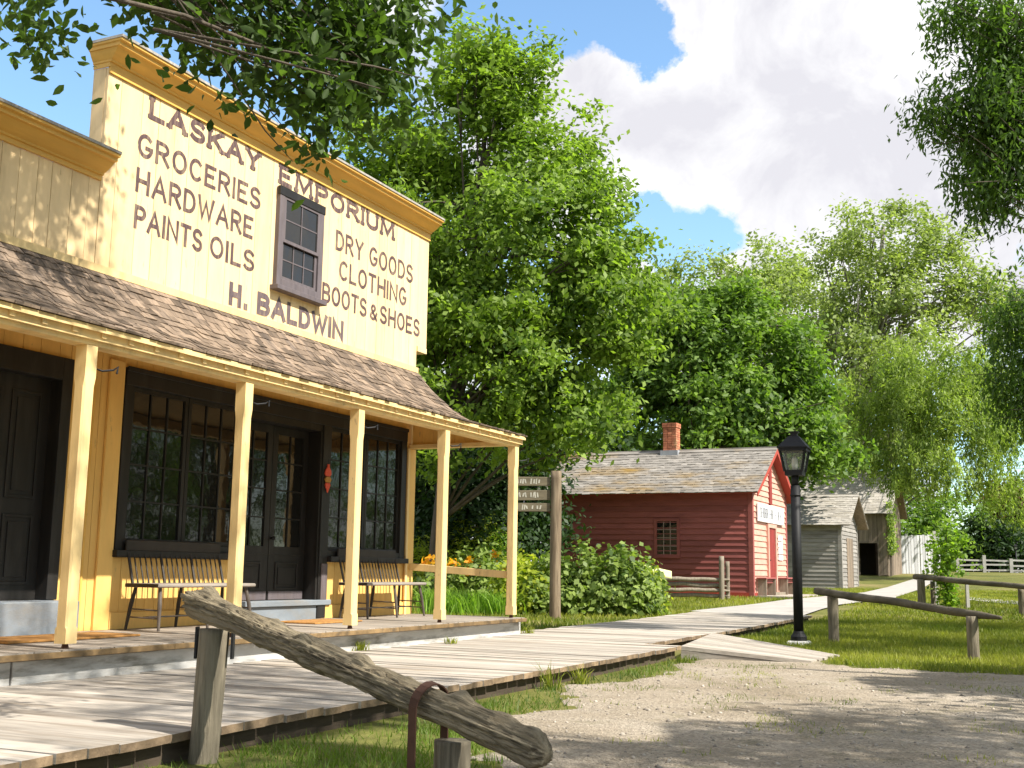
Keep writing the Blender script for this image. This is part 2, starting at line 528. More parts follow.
gx = grid_axis([(-900, -100, 80), (-100, -20, 8), (-20, 40, .8), (40, 120, 8), (120, 900, 78)])
gy = grid_axis([(-300, -20, 40), (-20, 5, 2.5), (5, 100, 1.0), (100, 300, 20), (300, 1150, 85)])
X, Y = np.meshgrid(gx, gy)
Z = tz(X, Y)
idx = np.arange(X.size).reshape(X.shape)
quads = np.stack([idx[:-1, :-1], idx[:-1, 1:], idx[1:, 1:], idx[1:, :-1]], -1).reshape(-1, 4)
g = add_obj('ground', np_mesh('ground', np.stack([X, Y, Z], -1).reshape(-1, 3), quads, smooth=True), 'lawn_ground')
tag(g, 'grassy ground of the village', None, None, 'structure')


def fbm(x, y, s, seed=0):
    return np.array([mnoise.noise(Vector((a*s+seed, b*s-seed, seed*.37))) for a, b in zip(x, y)])


# gravel yard, irregular edges, 8 mm above the ground sheet
st = .08
gx = np.arange(-6, 16, st); gy = np.arange(-6, 16, st)
X, Y = np.meshgrid(gx, gy)
cx, cy = X[:-1, :-1].ravel()+st/2, Y[:-1, :-1].ravel()+st/2
P = np.stack([cx, cy, 0*cx], 1)
sx, sy = to_store(P)
nz = fbm(cx, cy, .9, 3)*.35 + fbm(cx, cy, 3.2, 8)*.2
far = np.interp(sy, [-12, -8.3, -6.5, -5.9, -4.4], [14.0, 14.1, 14.0, 14.6, 15.4])
left = np.interp(sx, [0, 4.5, 6.0, 7.5, 9.5, 14, 16], [-6.9, -6.4, -5.75, -5.15, -4.72, -4.6, -4.6])
keep = (sx < far + nz*1.3) & (sy < left + nz*1.1)
idx = np.arange(X.size).reshape(X.shape)
quads = np.stack([idx[:-1, :-1], idx[:-1, 1:], idx[1:, 1:], idx[1:, :-1]], -1).reshape(-1, 4)[keep]
used, inv = np.unique(quads, return_inverse=True)
rel_ = np.maximum(-.008, fbm(X.ravel(), Y.ravel(), 1.1, 21)*.014+fbm(X.ravel(), Y.ravel(), 3.0, 22)*.008).reshape(X.shape)
V = np.stack([X, Y, tz(X, Y)+.010+rel_*.8], -1).reshape(-1, 3)[used]
cnt_ = np.bincount(inv.ravel(), minlength=len(used)); V[cnt_ < 4, 2] -= .03
gr = add_obj('gravel_yard', np_mesh('gravel_yard', V, inv.reshape(-1, 4), smooth=True), 'gravel')
tag(gr, None, None, None, 'structure')
gravel_mask = {'X': gx, 'Y': gy, 'keep': keep.reshape(len(gy)-1, len(gx)-1)}


def on_gravel(x, y):
    i = np.clip(((x+6)/st).astype(int), 0, len(gx)-2); j = np.clip(((y+6)/st).astype(int), 0, len(gy)-2)
    ok = (x > -6) & (x < 16-st) & (y > -6) & (y < 16-st)
    return ok & gravel_mask['keep'][j, i]


# ------------------------------------------------------------------ boardwalk and path
def bz(x):
    """height of the boardwalk top at distance x along the store front"""
    p = sw(x, -3)
    return float(tz(p.x, p.y)) + float(np.interp(x, [0, 16, 22, 30], [.165, .155, .12, .055]))


bw = MB(); bs = MB()
x = 1.0
while x < 24.6:
    wd = .175 + random.random()*.03
    y0 = -4.43 if x < 14.0 else -3.95
    y1 = -1.73 if x < 15.2 else -1.45
    z = bz(x) + random.uniform(-.004, .004); zb = bz(x+wd)+random.uniform(-.003, .003)
    e0 = random.uniform(-.012, .008); e1 = random.uniform(-.02, .02) if x > 15.3 else 0
    dz = random.uniform(-.004, .004)
    a = [sw(x, y0+e0, z-.045), sw(x, y1+e1, z-.045), sw(x+wd, y1+e1, zb-.045), sw(x+wd, y0+e0, zb-.045),
         sw(x, y0+e0, z+dz), sw(x, y1+e1, z-dz), sw(x+wd, y1+e1, zb-dz), sw(x+wd, y0+e0, zb+dz)]
    bw.roll()
    a = [p - STORE0 for p in a]
    # into frame whose Y runs across the walk, for the grain
    loc = [(p.dot(D), -p.dot(NN), p.z) for p in a]
    bw.hexa([loc[0], loc[3], loc[2], loc[1], loc[4], loc[7], loc[6], loc[5]])
    x += wd + random.uniform(.008, .016)
o = bw.build('boardwalk', 'boardwalk_wood')
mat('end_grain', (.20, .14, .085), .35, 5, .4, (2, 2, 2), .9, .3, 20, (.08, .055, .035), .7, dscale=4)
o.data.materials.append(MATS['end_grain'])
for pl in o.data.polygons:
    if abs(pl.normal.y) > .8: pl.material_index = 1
o.location = STORE0; o.rotation_euler = (0, 0, ROT)
tag(o, None, None, None, 'structure')
# ends of the planks' under-timbers seen along the open edge
for (xa, xb, ya) in [(1, 14.0, -4.36), (14.0, 24.6, -3.88)]:
    xx = xa
    while xx < xb:
        x2 = min(xx+2.2, xb)
        bs.roll()
        bs.hexa([(xx, ya, bz(xx)-.2), (x2-.01, ya, bz(x2)-.2), (x2-.01, ya+.06, bz(x2)-.2), (xx, ya+.06, bz(xx)-.2),
                 (xx, ya, bz(xx)-.05), (x2-.01, ya, bz(x2)-.05), (x2-.01, ya+.06, bz(x2)-.05), (xx, ya+.06, bz(xx)-.05)])
        xx = x2
for ya in (-3.0, -1.9):
    bs.box(1, 26, ya, ya+.08, .0, .12)
o = bs.build('boardwalk_stringer', 'dark_timber'); o.location = STORE0; o.rotation_euler = (0, 0, ROT)
tag(o, None, None, None, 'structure')

# ramp from the boardwalk down to the yard
rp = MB()
A0, A1 = Vector((14.05, -4.42, .215)), Vector((17.1, -3.97, .235))
B0, B1 = Vector((14.35, -5.95, .085)), Vector((15.75, -6.0, .085))
n_pl = 9
for i in range(n_pl):
    t0, t1 = i/n_pl, (i+.94)/n_pl
    a, b, c, d_ = A0.lerp(A1, t0), A0.lerp(A1, t1), B0.lerp(B1, t1), B0.lerp(B1, t0)
    j = random.uniform(-.05, .05); c = c + (c-b)*j*.3; d_ = d_ + (d_-a)*j*.3
    dn = Vector((0, 0, -.045))
    rp.roll(); rp.hexa([d_+dn, c+dn, b+dn, a+dn, d_, c, b, a])
rp.rv = 0
rp.hexa([A0+Vector((-.0, 0, -.16)), B0+Vector((-.0, .1, -.05)), B0+Vector((.05, .1, -.05)), A0+Vector((.05, 0, -.16)),
         A0+Vector((-.0, 0, -.05)), B0+Vector((-.0, .1, -.047)), B0+Vector((.05, .1, -.047)), A0+Vector((.05, 0, -.05))])
o = rp.build('boardwalk_ramp', 'boardwalk_wood'); o.location = STORE0; o.rotation_euler = (0, 0, ROT)
tag(o, None, None, None, 'structure')

# footpath that carries on past the houses
lo = [(793, 621.5), (806, 616), (822, 610.5), (840, 606), (866, 603), (894, 599.5), (923, 589), (934, 582), (940, 578)]
hi = [(690, 612.6), (722, 609), (755, 605.5), (786, 601), (830, 597), (864, 593.5), (888, 588), (913, 580), (925, 576.5)]
pv = []; pf = []
for (a, b) in zip(lo, hi):
    pa, pb = hit(*a), hit(*b)
    for t in np.linspace(0, 1, 5):
        p = pa.lerp(pb, t); pv.append((p.x, p.y, float(tz(p.x, p.y))+.035))
for i in range(len(lo)-1):
    for k in range(4):
        pf.append((i*5+k, (i+1)*5+k, (i+1)*5+k+1, i*5+k+1))
me = np_mesh('footpath', pv, pf)
mat('path_grit', (.37, .345, .31), .1, 1.5, .15, (1, 1, 1), .9, .3, 20)
o = add_obj('footpath', me, 'path_grit'); tag(o, None, None, None, 'structure')
pa = [hit(968, 598), hit(1030, 603), hit(1030, 607), hit(968, 601)]
me = np_mesh('cross_path', [(p.x, p.y, float(tz(p.x, p.y))+.03) for p in pa], [(3, 2, 1, 0)])
o = add_obj('cross_path', me, 'path_grit'); tag(o, None, None, None, 'structure')


# ------------------------------------------------------------------ lettering (stroke letters painted flat on a board)
def arc(cx, cy, rx, ry, a0, a1, n=10):
    return [(cx+rx*math.cos(R(a0+(a1-a0)*i/n)), cy+ry*math.sin(R(a0+(a1-a0)*i/n))) for i in range(n+1)]


T = .0
GL = {
 'A': (.72, [[(0, 0), (.36, 1), (.72, 0)], [(.14, .34), (.58, .34)]]),
 'B': (.6, [[(0, 0), (0, 1)], [(0, 1), (.32, 1)] + arc(.32, .76, .24, .24, 90, -90)[1:] + [(0, .52)], [(0, 0), (.34, 0)] + arc(.34, .26, .26, .26, -90, 90)[1:]]),
 'C': (.6, [arc(.32, .5, .32, .5, 48, 312, 18)]),
 'D': (.6, [[(0, 0), (0, 1), (.22, 1)] + arc(.22, .5, .38, .5, 90, -90, 14)[1:] + [(0, 0)]]),
 'E': (.52, [[(.52, 1), (0, 1), (0, 0), (.52, 0)], [(0, .52), (.4, .52)]]),
 'G': (.64, [arc(.33, .5, .33, .5, 48, 340, 18) + [(.64, .42), (.4, .42)]]),
 'H': (.62, [[(0, 0), (0, 1)], [(.62, 0), (.62, 1)], [(0, .5), (.62, .5)]]),
 'I': (.0, [[(0, 0), (0, 1)]]),
 'K': (.62, [[(0, 0), (0, 1)], [(.6, 1), (.02, .4)], [(.2, .58), (.62, 0)]]),
 'L': (.5, [[(0, 1), (0, 0), (.5, 0)]]),
 'M': (.8, [[(0, 0), (.06, 1), (.4, .12), (.74, 1), (.8, 0)]]),
 'N': (.64, [[(0, 0), (0, 1), (.64, 0), (.64, 1)]]),
 'O': (.66, [arc(.33, .5, .33, .5, 90, 450, 24)]),
 'P': (.56, [[(0, 0), (0, 1)], [(0, 1), (.3, 1)] + arc(.3, .74, .26, .26, 90, -90)[1:] + [(0, .48)]]),
 'R': (.6, [[(0, 0), (0, 1)], [(0, 1), (.3, 1)] + arc(.3, .75, .26, .25, 90, -90)[1:] + [(0, .5)], [(.26, .5), (.6, 0)]]),
 'S': (.56, [arc(.28, .745, .26, .255, 30, 270, 14) + arc(.28, .245, .28, .245, 90, -150, 14)[1:]]),
 'T': (.58, [[(0, 1), (.58, 1)], [(.29, 1), (.29, 0)]]),
 'U': (.62, [[(0, 1), (0, .32)] + arc(.31, .31, .31, .31, 180, 360, 12)[1:] + [(.62, 1)]]),
 'W': (.92, [[(0, 1), (.23, 0), (.46, .8), (.69, 0), (.92, 1)]]),
 'Y': (.64, [[(0, 1), (.32, .48), (.64, 1)], [(.32, .48), (.32, 0)]]),
 '&': (.58, [[(.58, 0), (.12, .66)] + arc(.27, .8, .16, .2, 200, -20, 10)[1:] + [(.06, .34)] + arc(.25, .22, .22, .22, 160, 350, 10)[1:] + [(.58, .44)]]),
 '.': (.0, [[(0, .0), (0, .12)]]),
}
SERIF = {'A': [(0, 0), (.72, 0)], 'L': [(0, 1), (0, 0)], 'K': [(0, 0), (0, 1), (.6, 1), (.62, 0)], 'Y': [(0, 1), (.64, 1), (.32, 0)], 'E': [(0, 1), (0, 0)],
         'M': [(0, 0), (.06, 1), (.74, 1), (.8, 0)], 'P': [(0, 0), (0, 1)], 'R': [(0, 0), (0, 1), (.6, 0)], 'I': [(0, 0), (0, 1)], 'U': [(0, 1), (.62, 1)], 'H': [(0, 0), (0, 1), (.62, 0), (.62, 1)], 'N': [(0, 0), (0, 1), (.64, 1)]}


def word(mb, text, x0, x1, z0, z1, y, lw, serif=False):
    """flat painted strokes on the plane y (facing -y) filling x0..x1, z0..z1"""
    h = z1-z0-lw
    gap = .30
    tot = sum(GL[c][0] for c in text) + gap*(len(text)-1)
    sxx = (x1-x0-lw)/tot
    cur = 0; lay = 0
    for c in text:
        w_, strokes = GL[c]
        ss = [list(s) for s in strokes]
        if serif:
            for (a, b) in SERIF.get(c, []):
                ss.append([(a-.13*h/sxx*1.0, b), (a+.13*h/sxx*1.0, b)])
        for k, s in enumerate(ss):
            pts = [Vector((x0+lw/2+(cur+a)*sxx, z0+lw/2+b*h)) for a, b in s]
            yy = y - .0006*(k+1) - .0002*(lay % 3)
            closed = (pts[0]-pts[-1]).length < 1e-5
            if closed: pts = pts[:-1]
            L_, R_ = [], []
            n = len(pts)
            ww = lw*(.75 if serif and k >= len(strokes) else 1)
            for i, p in enumerate(pts):
                pp = pts[i-1] if (i or closed) else None
                pn = pts[(i+1) % n] if (i < n-1 or closed) else None
                d1 = (p-pp).normalized() if pp is not None else None
                d2 = (pn-p).normalized() if pn is not None else None
                if d1 is None: d1 = d2
                if d2 is None: d2 = d1
                n1_ = Vector((-d1.y, d1.x)); n2_ = Vector((-d2.y, d2.x))
                mm = n1_+n2_
                mm = mm.normalized() if mm.length > .3 else n1_
                sc_ = min(1/max(.35, mm.dot(n1_)), 2.0)
                q = p.copy()
                if pp is None: q = p - d1*ww/2
                if pn is None: q = p + d2*ww/2
                L_.append(q+mm*ww/2*sc_); R_.append(q-mm*ww/2*sc_)
            base = len(mb.v)
            for a, b in zip(L_, R_):
                mb.v.append((a.x, yy, a.y)); mb.v.append((b.x, yy, b.y))
            rng = range(n if closed else n-1)
            for i in rng:
                j = (i+1) % n
                mb.f.append([base+2*i, base+2*i+1, base+2*j+1, base+2*j]); mb.var.append(.5)
        cur += w_+gap; lay += 1


# ------------------------------------------------------------------ general store
store = thing('general_store', 'yellow board-sided general store with lettered false front and shingled porch', 'shop building', STORE0, ROT)
DECK = .45


def vboards(mb, x0, x1, z0, z1, y, th=.03, wmin=.17, wmax=.27, zb=None, ztop_fn=None):
    x = x0
    while x < x1-.01:
        w_ = random.uniform(wmin, wmax)
        if x1-(x+w_) < .1: w_ = x1-x
        mb.roll(); mb.box(x+.003, x+w_-.003, y-random.uniform(0, .003), y+th, z0, z1)
        x += w_


# board wall with openings left for the shop front and the doors
wl = MB()
vboards(wl, 2.5, 7.0, DECK, 4.1, 0)
vboards(wl, 7.0, 8.3, 3.08, 4.1, 0)
vboards(wl, 8.3, 9.02, DECK, 4.1, 0)
vboards(wl, 9.02, 14.75, 3.13, 4.1, 0)
vboards(wl, 9.02, 11.05, DECK, 1.17, 0, wmin=.12, wmax=.16)
vboards(wl, 12.72, 14.75, DECK, 1.17, 0, wmin=.12, wmax=.16)
vboards(wl, 14.75, 15.0, DECK, 4.44, 0)
wl.build('front_wall', 'porch_shade_paint', store)
ff = MB()
vboards(ff, 2.5, 8.5, 4.1, 4.98, -.002)
vboards(ff, 8.5, 15.0, 4.1, 6.22, -.004, wmin=.2, wmax=.32)
vboards(ff, 15.0, 15.3, 4.44, 6.22, -.004, wmin=.2, wmax=.32)
ff.rv = .5
ff.box(8.5, 15.3, .03, .2, 4.44, 6.22)
ff.box(2.5, 8.5, .03, .2, 4.1, 4.98)
ff.box(15.0, 15.27, -.03, .16, 4.36, 4.44)
ff.build('false_front', 'yellow_paint', store)
# flashing board at the head of the porch roof
fb = MB().box(2.5, 15.0, -.05, -.006, 4.02, 4.10); fb.build('flashing_board', 'cream_paint', store)
# body of the house behind
bd = MB(); bd.rv = .5
zz = 0.25
while zz < 4.3:
    bd.roll(); bd.hexa([(15.0, .2, zz), (15.03, .2, zz), (15.03, 10, zz), (15.0, 10, zz), (15.0, .2, zz+.15), (15.012, .2, zz+.15), (15.012, 10, zz+.15), (15.0, 10, zz+.15)])
    bd.roll(); bd.hexa([(2.47, .2, zz), (2.5, .2, zz), (2.5, 10, zz), (2.47, 10, zz), (2.488, .2, zz+.15), (2.5, .2, zz+.15), (2.5, 10, zz+.15), (2.488, 10, zz+.15)])
    zz += .15
bd.box(2.5, 15.0, 9.9, 10, .2, 4.3)
bd.box(2.55, 14.95, .35, .4, .3, 4.3)
bd.prism([(8.5, 9.94, 4.3), (15, 9.94, 4.3), (11.75, 9.94, 5.75)], (0, .05, 0))
bd.build('side_wall', 'yellow_paint', store)
rf = MB()
rf.hexa([(2.3, .22, 4.3), (8.5, .22, 4.75), (8.5, 10.3, 4.75), (2.3, 10.3, 4.3), (2.3, .22, 4.4), (8.5, .22, 4.85), (8.5, 10.3, 4.85), (2.3, 10.3, 4.4)])
rf.hexa([(8.51, .22, 4.4), (11.75, .22, 5.8), (11.75, 10.3, 5.8), (8.51, 10.3, 4.4), (8.51, .22, 4.5), (11.75, .22, 5.9), (11.75, 10.3, 5.9), (8.51, 10.3, 4.5)])
rf.hexa([(11.76, .22, 5.8), (15.2, .22, 4.3), (15.2, 10.3, 4.3), (11.76, 10.3, 5.8), (11.76, .22, 5.9), (15.2, .22, 4.4), (15.2, 10.3, 4.4), (11.76, 10.3, 5.9)])
rf.build('main_roof', 'shingle', store)


def cornice(name, x0, x1, z, s=1.0, left_ret=True, right_ret=False, depth=.2):
    prof = [(.0, 0), (.03, 0), (.03, .05), (.055, .055), (.06, .075), (.09, .09), (.15, .13), (.19, .165), (.20, .175), (.24, .178), (.24, .215), (.28, .225), (.28, .25)]
    prof = [(a*s, b*s) for a, b in prof]
    mb = MB()
    top = prof[-1][1]

    def ring(xf, yf):
        return [(xf(a), yf(a), z+b) for a, b in prof]
    secs = []
    if left_ret:
        secs.append([(x0-a*.4, depth, z+b) for a, b in prof])
        secs.append([(x0-a*.4, -a, z+b) for a, b in prof])
    else:
        secs.append([(x0, -a, z+b) for a, b in prof])
    secs.append([(x1 + (a if right_ret else 0), -a, z+b) for a, b in prof])
    if right_ret:
        secs.append([(x1+a, depth, z+b) for a, b in prof])
    n = len(prof)
    base = len(mb.v)
    for s_ in secs: mb.v += s_
    for i in range(len(secs)-1):
        for k in range(n-1):
            mb.f.append([base+i*n+k, base+(i+1)*n+k, base+(i+1)*n+k+1, base+i*n+k+1]); mb.var.append(.5)
    # closed ends
    for s_ in (secs[0], secs[-1]):
        q = list(s_) + [(s_[0][0], s_[0][1], s_[-1][2])] if not ((left_ret and s_ is secs[0]) or (right_ret and s_ is secs[-1])) else list(s_) + [(x0 if s_ is secs[0] else x1, depth, s_[-1][2])]
        mb.poly(q)
    o = mb.build(name, 'cornice_paint', store)
    a = .285*s
    tp = MB().box(x0-(a*.42 if left_ret else 0), x1+(a if right_ret else 0), -a-.01, depth+.02, z+top+.002, z+top+.03)
    tp.build('cornice_cap', 'grey_shingle', o)
    return o


cornice('cornice', 8.5, 15.3, 6.222, .95, True, False)
cornice('cornice', 2.5, 8.494, 4.982, .95, False, False)
# thin frieze under the cornice
MB().box(8.5, 15.3, -.03, -.009, 6.16, 6.22).build('frieze', 'cornice_paint', store)

# porch roof: bellcast profile, shingled
prof = [(0.0, 4.05), (-.29, 3.715), (-.64, 3.42), (-1.06, 3.18), (-1.45, 3.07), (-1.86, 2.985)]
ps = [Vector(p) for p in prof]


def pr(t):
    """point along the porch roof profile, t = 0 at the eave, 1 at the wall"""
    q = ps[::-1]; L = [0]
    for a, b in zip(q, q[1:]): L.append(L[-1]+(b-a).length)
    s = t*L[-1]
    for i in range(len(q)-1):
        if s <= L[i+1]+1e-6:
            k = (s-L[i])/(L[i+1]-L[i]); return q[i].lerp(q[i+1], k), (q[i+1]-q[i]).normalized()
    return q[-1], (q[-1]-q[-2]).normalized()


XR0, XR1 = 2.3, 15.0
ru = MB()
for a, b in zip(prof, prof[1:]):
    ru.hexa([(XR0, b[0], b[1]-.05), (XR1-.02, b[0], b[1]-.05), (XR1-.02, a[0], a[1]-.05), (XR0, a[0], a[1]-.05),
             (XR0, b[0], b[1]-.005), (XR1-.02, b[0], b[1]-.005), (XR1-.02, a[0], a[1]-.005), (XR0, a[0], a[1]-.005)])
ru.build('porch_roof_boards', 'cream_paint', store)


def shingles(mb, prfun, courses, x0, x1, wmin, wmax, th, lift=.012, ex=1.9, sag=None):
    for c in range(courses):
        t0 = c/courses; t1 = min(1.0, (c+ex)/courses)
        x = x0 - random.random()*wmin
        while x < x1:
            w_ = random.uniform(wmin, wmax)
            xa, xb = max(x, x0), min(x+w_-.006, x1)
            if xb-xa > .03:
                j = random.uniform(-.018, .012)
                p0, d0 = prfun(max(0, t0+j*.3)); p1, d1 = prfun(t1)
                n0 = Vector((-d0.y, d0.x)); n1 = Vector((-d1.y, d1.x))
                if n0.y < 0: n0 = -n0; n1 = -n1
                dd = -d0*0.03
                r1, r2 = random.uniform(0, lift), random.uniform(0, lift)
                a0 = p0+dd*random.uniform(.2, 1.2)
                lo_, hi_ = a0+n0*.004, p1+n1*.001
                mb.roll()
                mb.hexa([(xa, *(lo_)), (xb, *(lo_)), (xb, *(hi_)), (xa, *(hi_)),
                         (xa, *(lo_+n0*(th+r1))), (xb, *(lo_+n0*(th+r2))), (xb, *(hi_+n1*.004)), (xa, *(hi_+n1*.004))])
            x += w_


sh = MB(); shingles(sh, pr, 19, XR0, XR1, .08, .2, .013, .014)
sh.build('porch_shingles', 'shingle', store)
# eave beam with fascia
MB().box(2.4, 14.955, -1.775, -1.62, 2.835, 2.955).build('porch_beam', 'cream_paint', store, bevel=.006)
fx = MB().box(2.3, 14.985, -1.812, -1.778, 2.875, 2.968)
for i in range(40):
    fx.box(2.6+i*.305, 2.65+i*.305, -1.83, -1.8125, 2.9, 2.95)
fx.build('fascia', 'cream_paint', store)
# closed board gable at the right end of the porch, over the side beam
gp = MB()
n = 9
for i in range(n):
    ya, yb = -1.62+i*1.6/n, -1.62+(i+1)*1.6/n

    def zt(y):
        return float(np.interp(y, [p[0] for p in prof[::-1]], [p[1] for p in prof[::-1]]))-.06
    gp.roll(); gp.hexa([(14.93, ya+.003, 2.90), (14.96, ya+.003, 2.90), (14.96, yb-.003, 2.90), (14.93, yb-.003, 2.90),
                        (14.93, ya+.003, zt(ya)), (14.96, ya+.003, zt(ya)), (14.96, yb-.003, zt(yb)), (14.93, yb-.003, zt(yb))])
gp.build('porch_gable_panel', 'porch_shade_paint', store)
MB().box(14.86, 15.0, -1.62, -.005, 2.86, 2.92).build('side_beam', 'cream_paint', store, bevel=.004)

# posts with chamfered shafts
for px_ in (2.75, 4.8, 6.83, 8.84, 10.82, 12.82, 14.88):
    mb = MB(); h = .058; y = -1.715; c = .015
    mb.box(px_-h, px_+h, y-h, y+h, 2.58, 2.833)
    oct_ = [(px_-h+c, y-h), (px_+h-c, y-h), (px_+h, y-h+c), (px_+h, y+h-c), (px_+h-c, y+h), (px_-h+c, y+h), (px_-h, y+h-c), (px_-h, y-h+c)]
    sq = [(px_-h, y-h), (px_+h, y-h), (px_+h, y-h), (px_+h, y+h), (px_+h, y+h), (px_-h, y+h), (px_-h, y+h), (px_-h, y-h)]
    b = len(mb.v)
    mb.v += [(a, q, .62) for a, q in oct_] + [(a, q, 2.50) for a, q in oct_]
    for k in range(8):
        k2 = (k+1) % 8; mb.f.append([b+k, b+k2, b+8+k2, b+8+k]); mb.var.append(.5)
    mb.box(px_-h, px_+h, y-h, y+h, .49, .60)
    # transitions
    for (z0_, z1_, A, B) in ((.60, .62, sq, oct_), (2.50, 2.58, oct_, sq)):
        b = len(mb.v); mb.v += [(a, q, z0_) for a, q in A]+[(a, q, z1_) for a, q in B]
        for k in range(8):
            k2 = (k+1) % 8; mb.f.append([b+k, b+k2, b+8+k2, b+8+k]); mb.var.append(.5)
    o = mb.build('porch_post', 'cream_paint', store)
    MB().tube([(px_, y, DECK), (px_, y, .495)], [.03, .02], 8).build('post_pin', 'rust_iron', o)
    # iron lantern hook by the top of the post
    hk = MB().tube([(px_+.062, y-.02, 2.80), (px_+.08, y-.03, 2.66), (px_+.12, y-.06, 2.645), (px_+.19, y-.11, 2.66), (px_+.22, y-.13, 2.69), (px_+.2, y-.14, 2.63)], .009, 6)
    hk.build('lantern_hook', 'black_iron', o)

# deck and foundation
dk = MB(); x = 2.4
while x < 15.06:
    w_ = random.uniform(.12, .15); dk.roll()
    dk.box(x, min(x+w_-.005, 15.07), -1.83+random.uniform(-.012, .012), .0, DECK-.045+random.uniform(-.002, .002), DECK+random.uniform(-.002, .002)); x += w_
dk.build('porch_deck', 'deck_wood', store)
MB().box(2.4, 15.02, -1.70, -1.60, .05, DECK-.05).build('deck_joist', 'dark_timber', store)
fo = MB()
for (a, b, j) in ((2.4, 6.3, 0), (6.315, 10.1, .006), (10.115, 15.14, 0)):
    fo.roll(); fo.box(a, b, -1.745-j, -1.702, .05, .385); 
fo.roll(); fo.box(15.03, 15.14, -1.69, 0, .05, .385)
fo.build('foundation', 'whitewash', store, bevel=.006)
ns = MB()
for (a, b) in ((2.4, 7.9), (7.905, 11.6), (11.605, 15.08)):
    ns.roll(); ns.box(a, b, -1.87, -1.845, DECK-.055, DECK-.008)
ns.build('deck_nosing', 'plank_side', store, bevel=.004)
# plinth step in front of bench wall (skirting)
MB().box(9.02, 11.05, -.03, -.004, DECK, .62).build('skirting', 'porch_shade_paint', store, bevel=.004)
MB().box(12.72, 14.99, -.03, -.004, DECK, .62).build('skirting', 'porch_shade_paint', store, bevel=.004)

# trims and corner board
MB().box(8.80, 9.005, -.035, -.004, DECK, 3.18).build('window_trim', 'porch_shade_paint', store, bevel=.004)
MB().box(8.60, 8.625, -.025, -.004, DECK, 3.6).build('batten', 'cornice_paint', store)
MB().box(14.80, 15.03, -.035, -.004, DECK, 2.855).build('corner_board', 'porch_shade_paint', store, bevel=.004)
MB().box(14.78, 14.83, -.055, -.036, DECK, 2.855).build('corner_board', 'cream_paint', store)


# ---- shop front: dark frame, bays and double door
def frame_rect(mb, x0, x1, z0, z1, y0, y1, b):
    mb.box(x0, x0+b, y0, y1, z0, z1); mb.box(x1-b, x1, y0, y1, z0, z1)
    mb.box(x0+b, x1-b, y0, y1, z0, z0+b); mb.box(x0+b, x1-b, y0, y1, z1-b, z1)


def glazing(parent, x0, x1, z0, z1, y, cols, rows, stile, matname='dark_trim', glass='glass', mun=.018, th=.04, name='sash'):
    mb = MB(); frame_rect(mb, x0, x1, z0, z1, y, y+th, stile)
    gx0, gx1, gz0, gz1 = x0+stile, x1-stile, z0+stile, z1-stile
    for i in range(1, cols):
        xx = gx0+(gx1-gx0)*i/cols; mb.box(xx-mun/2, xx+mun/2, y+.006, y+th-.006, gz0, gz1)
    for i in range(1, rows):
        zz_ = gz0+(gz1-gz0)*i/rows; mb.box(gx0, gx1, y+.008, y+th-.008, zz_-mun/2, zz_+mun/2)
    o = mb.build(name, matname, parent)
    g = MB(); b = .012
    g.poly([(gx0-b, y+th*.5, gz0-b), (gx1+b, y+th*.5, gz0-b), (gx1+b, y+th*.5, gz1+b), (gx0-b, y+th*.5, gz1+b)])
    g.build('pane', glass, o)
    return o


sf = MB()
sf.box(9.02, 14.76, -.045, .10, 2.95, 3.13)                       # long header
sf.box(9.02, 14.76, -.065, -.046, 3.09, 3.14)
sf.box(9.02, 9.14, -.04, .10, 1.18, 2.95); sf.box(10.93, 11.02, -.04, .10, .46, 2.95)
sf.box(12.62, 12.80, -.04, .10, .46, 2.95); sf.box(14.62, 14.76, -.04, .10, 1.18, 2.95)
sf.build('shopfront_frame', 'dark_trim', store, bevel=.004)
sl = MB().box(8.99, 11.0, -.10, .1, 1.175, 1.245); sl.box(9.02, 10.93, -.035, .09, 1.246, 1.32)
sl.build('window_sill', 'dark_trim', store, bevel=.004)
sl = MB().box(12.80, 14.79, -.10, .1, 1.175, 1.245); sl.box(12.8, 14.62, -.035, .09, 1.246, 1.32)
sl.build('window_sill', 'dark_trim', store, bevel=.004)
for (a, b) in ((9.14, 10.03), (10.04, 10.93), (12.80, 13.705), (13.715, 14.62)):
    glazing(store, a, b, 1.32, 2.95, .0, 3, 4, .05, name='shop_window')
# recessed double door
jb = MB(); jb.box(11.02, 11.06, -.02, .3, .68, 2.9); jb.box(12.58, 12.62, -.02, .3, .68, 2.9); jb.box(11.02, 12.62, -.02, .3, 2.86, 2.95)
jb.build('door_jamb', 'dark_trim', store)
for (a, b, s) in ((11.065, 11.815, 1), (11.825, 12.575, -1)):
    dr = glazing(store, a, b, 1.25, 2.855, .17, 2, 4, .1, name='shop_door')
    lp = MB(); lp.box(a, b, .17, .21, .70, 1.249); lp.build('kick_board', 'dark_trim', dr)
    pn = MB(); frame_rect(pn, a+.14, b-.14, .82, 1.16, .155, .169, .025); pn.box(a+.2, b-.2, .158, .169, .88, 1.10)
    pn.build('door_panel', 'dark_trim', dr, bevel=.004)
    kp = MB().box(a+.02, b-.02, .16, .169, .70, .80); kp.build('kick_plate', 'window_grey', dr)
    if s < 0:
        MB().tube([(11.86, .17, 1.45), (11.86, .12, 1.45)], [.012, .028], 10).build('door_knob', 'black_iron', dr, smooth=True)
MB().box(10.95, 12.9, -.06, .3, .62, .69).build('door_sill', 'step_grey', store, bevel=.008)
MB().box(10.98, 12.88, -.02, .3, DECK-.01, .618).build('door_step', 'step_grey', store, bevel=.006)
MB().box(12.66, 12.79, -.055, -.042, .69, 1.15).build('pilaster_base', 'window_grey', store)

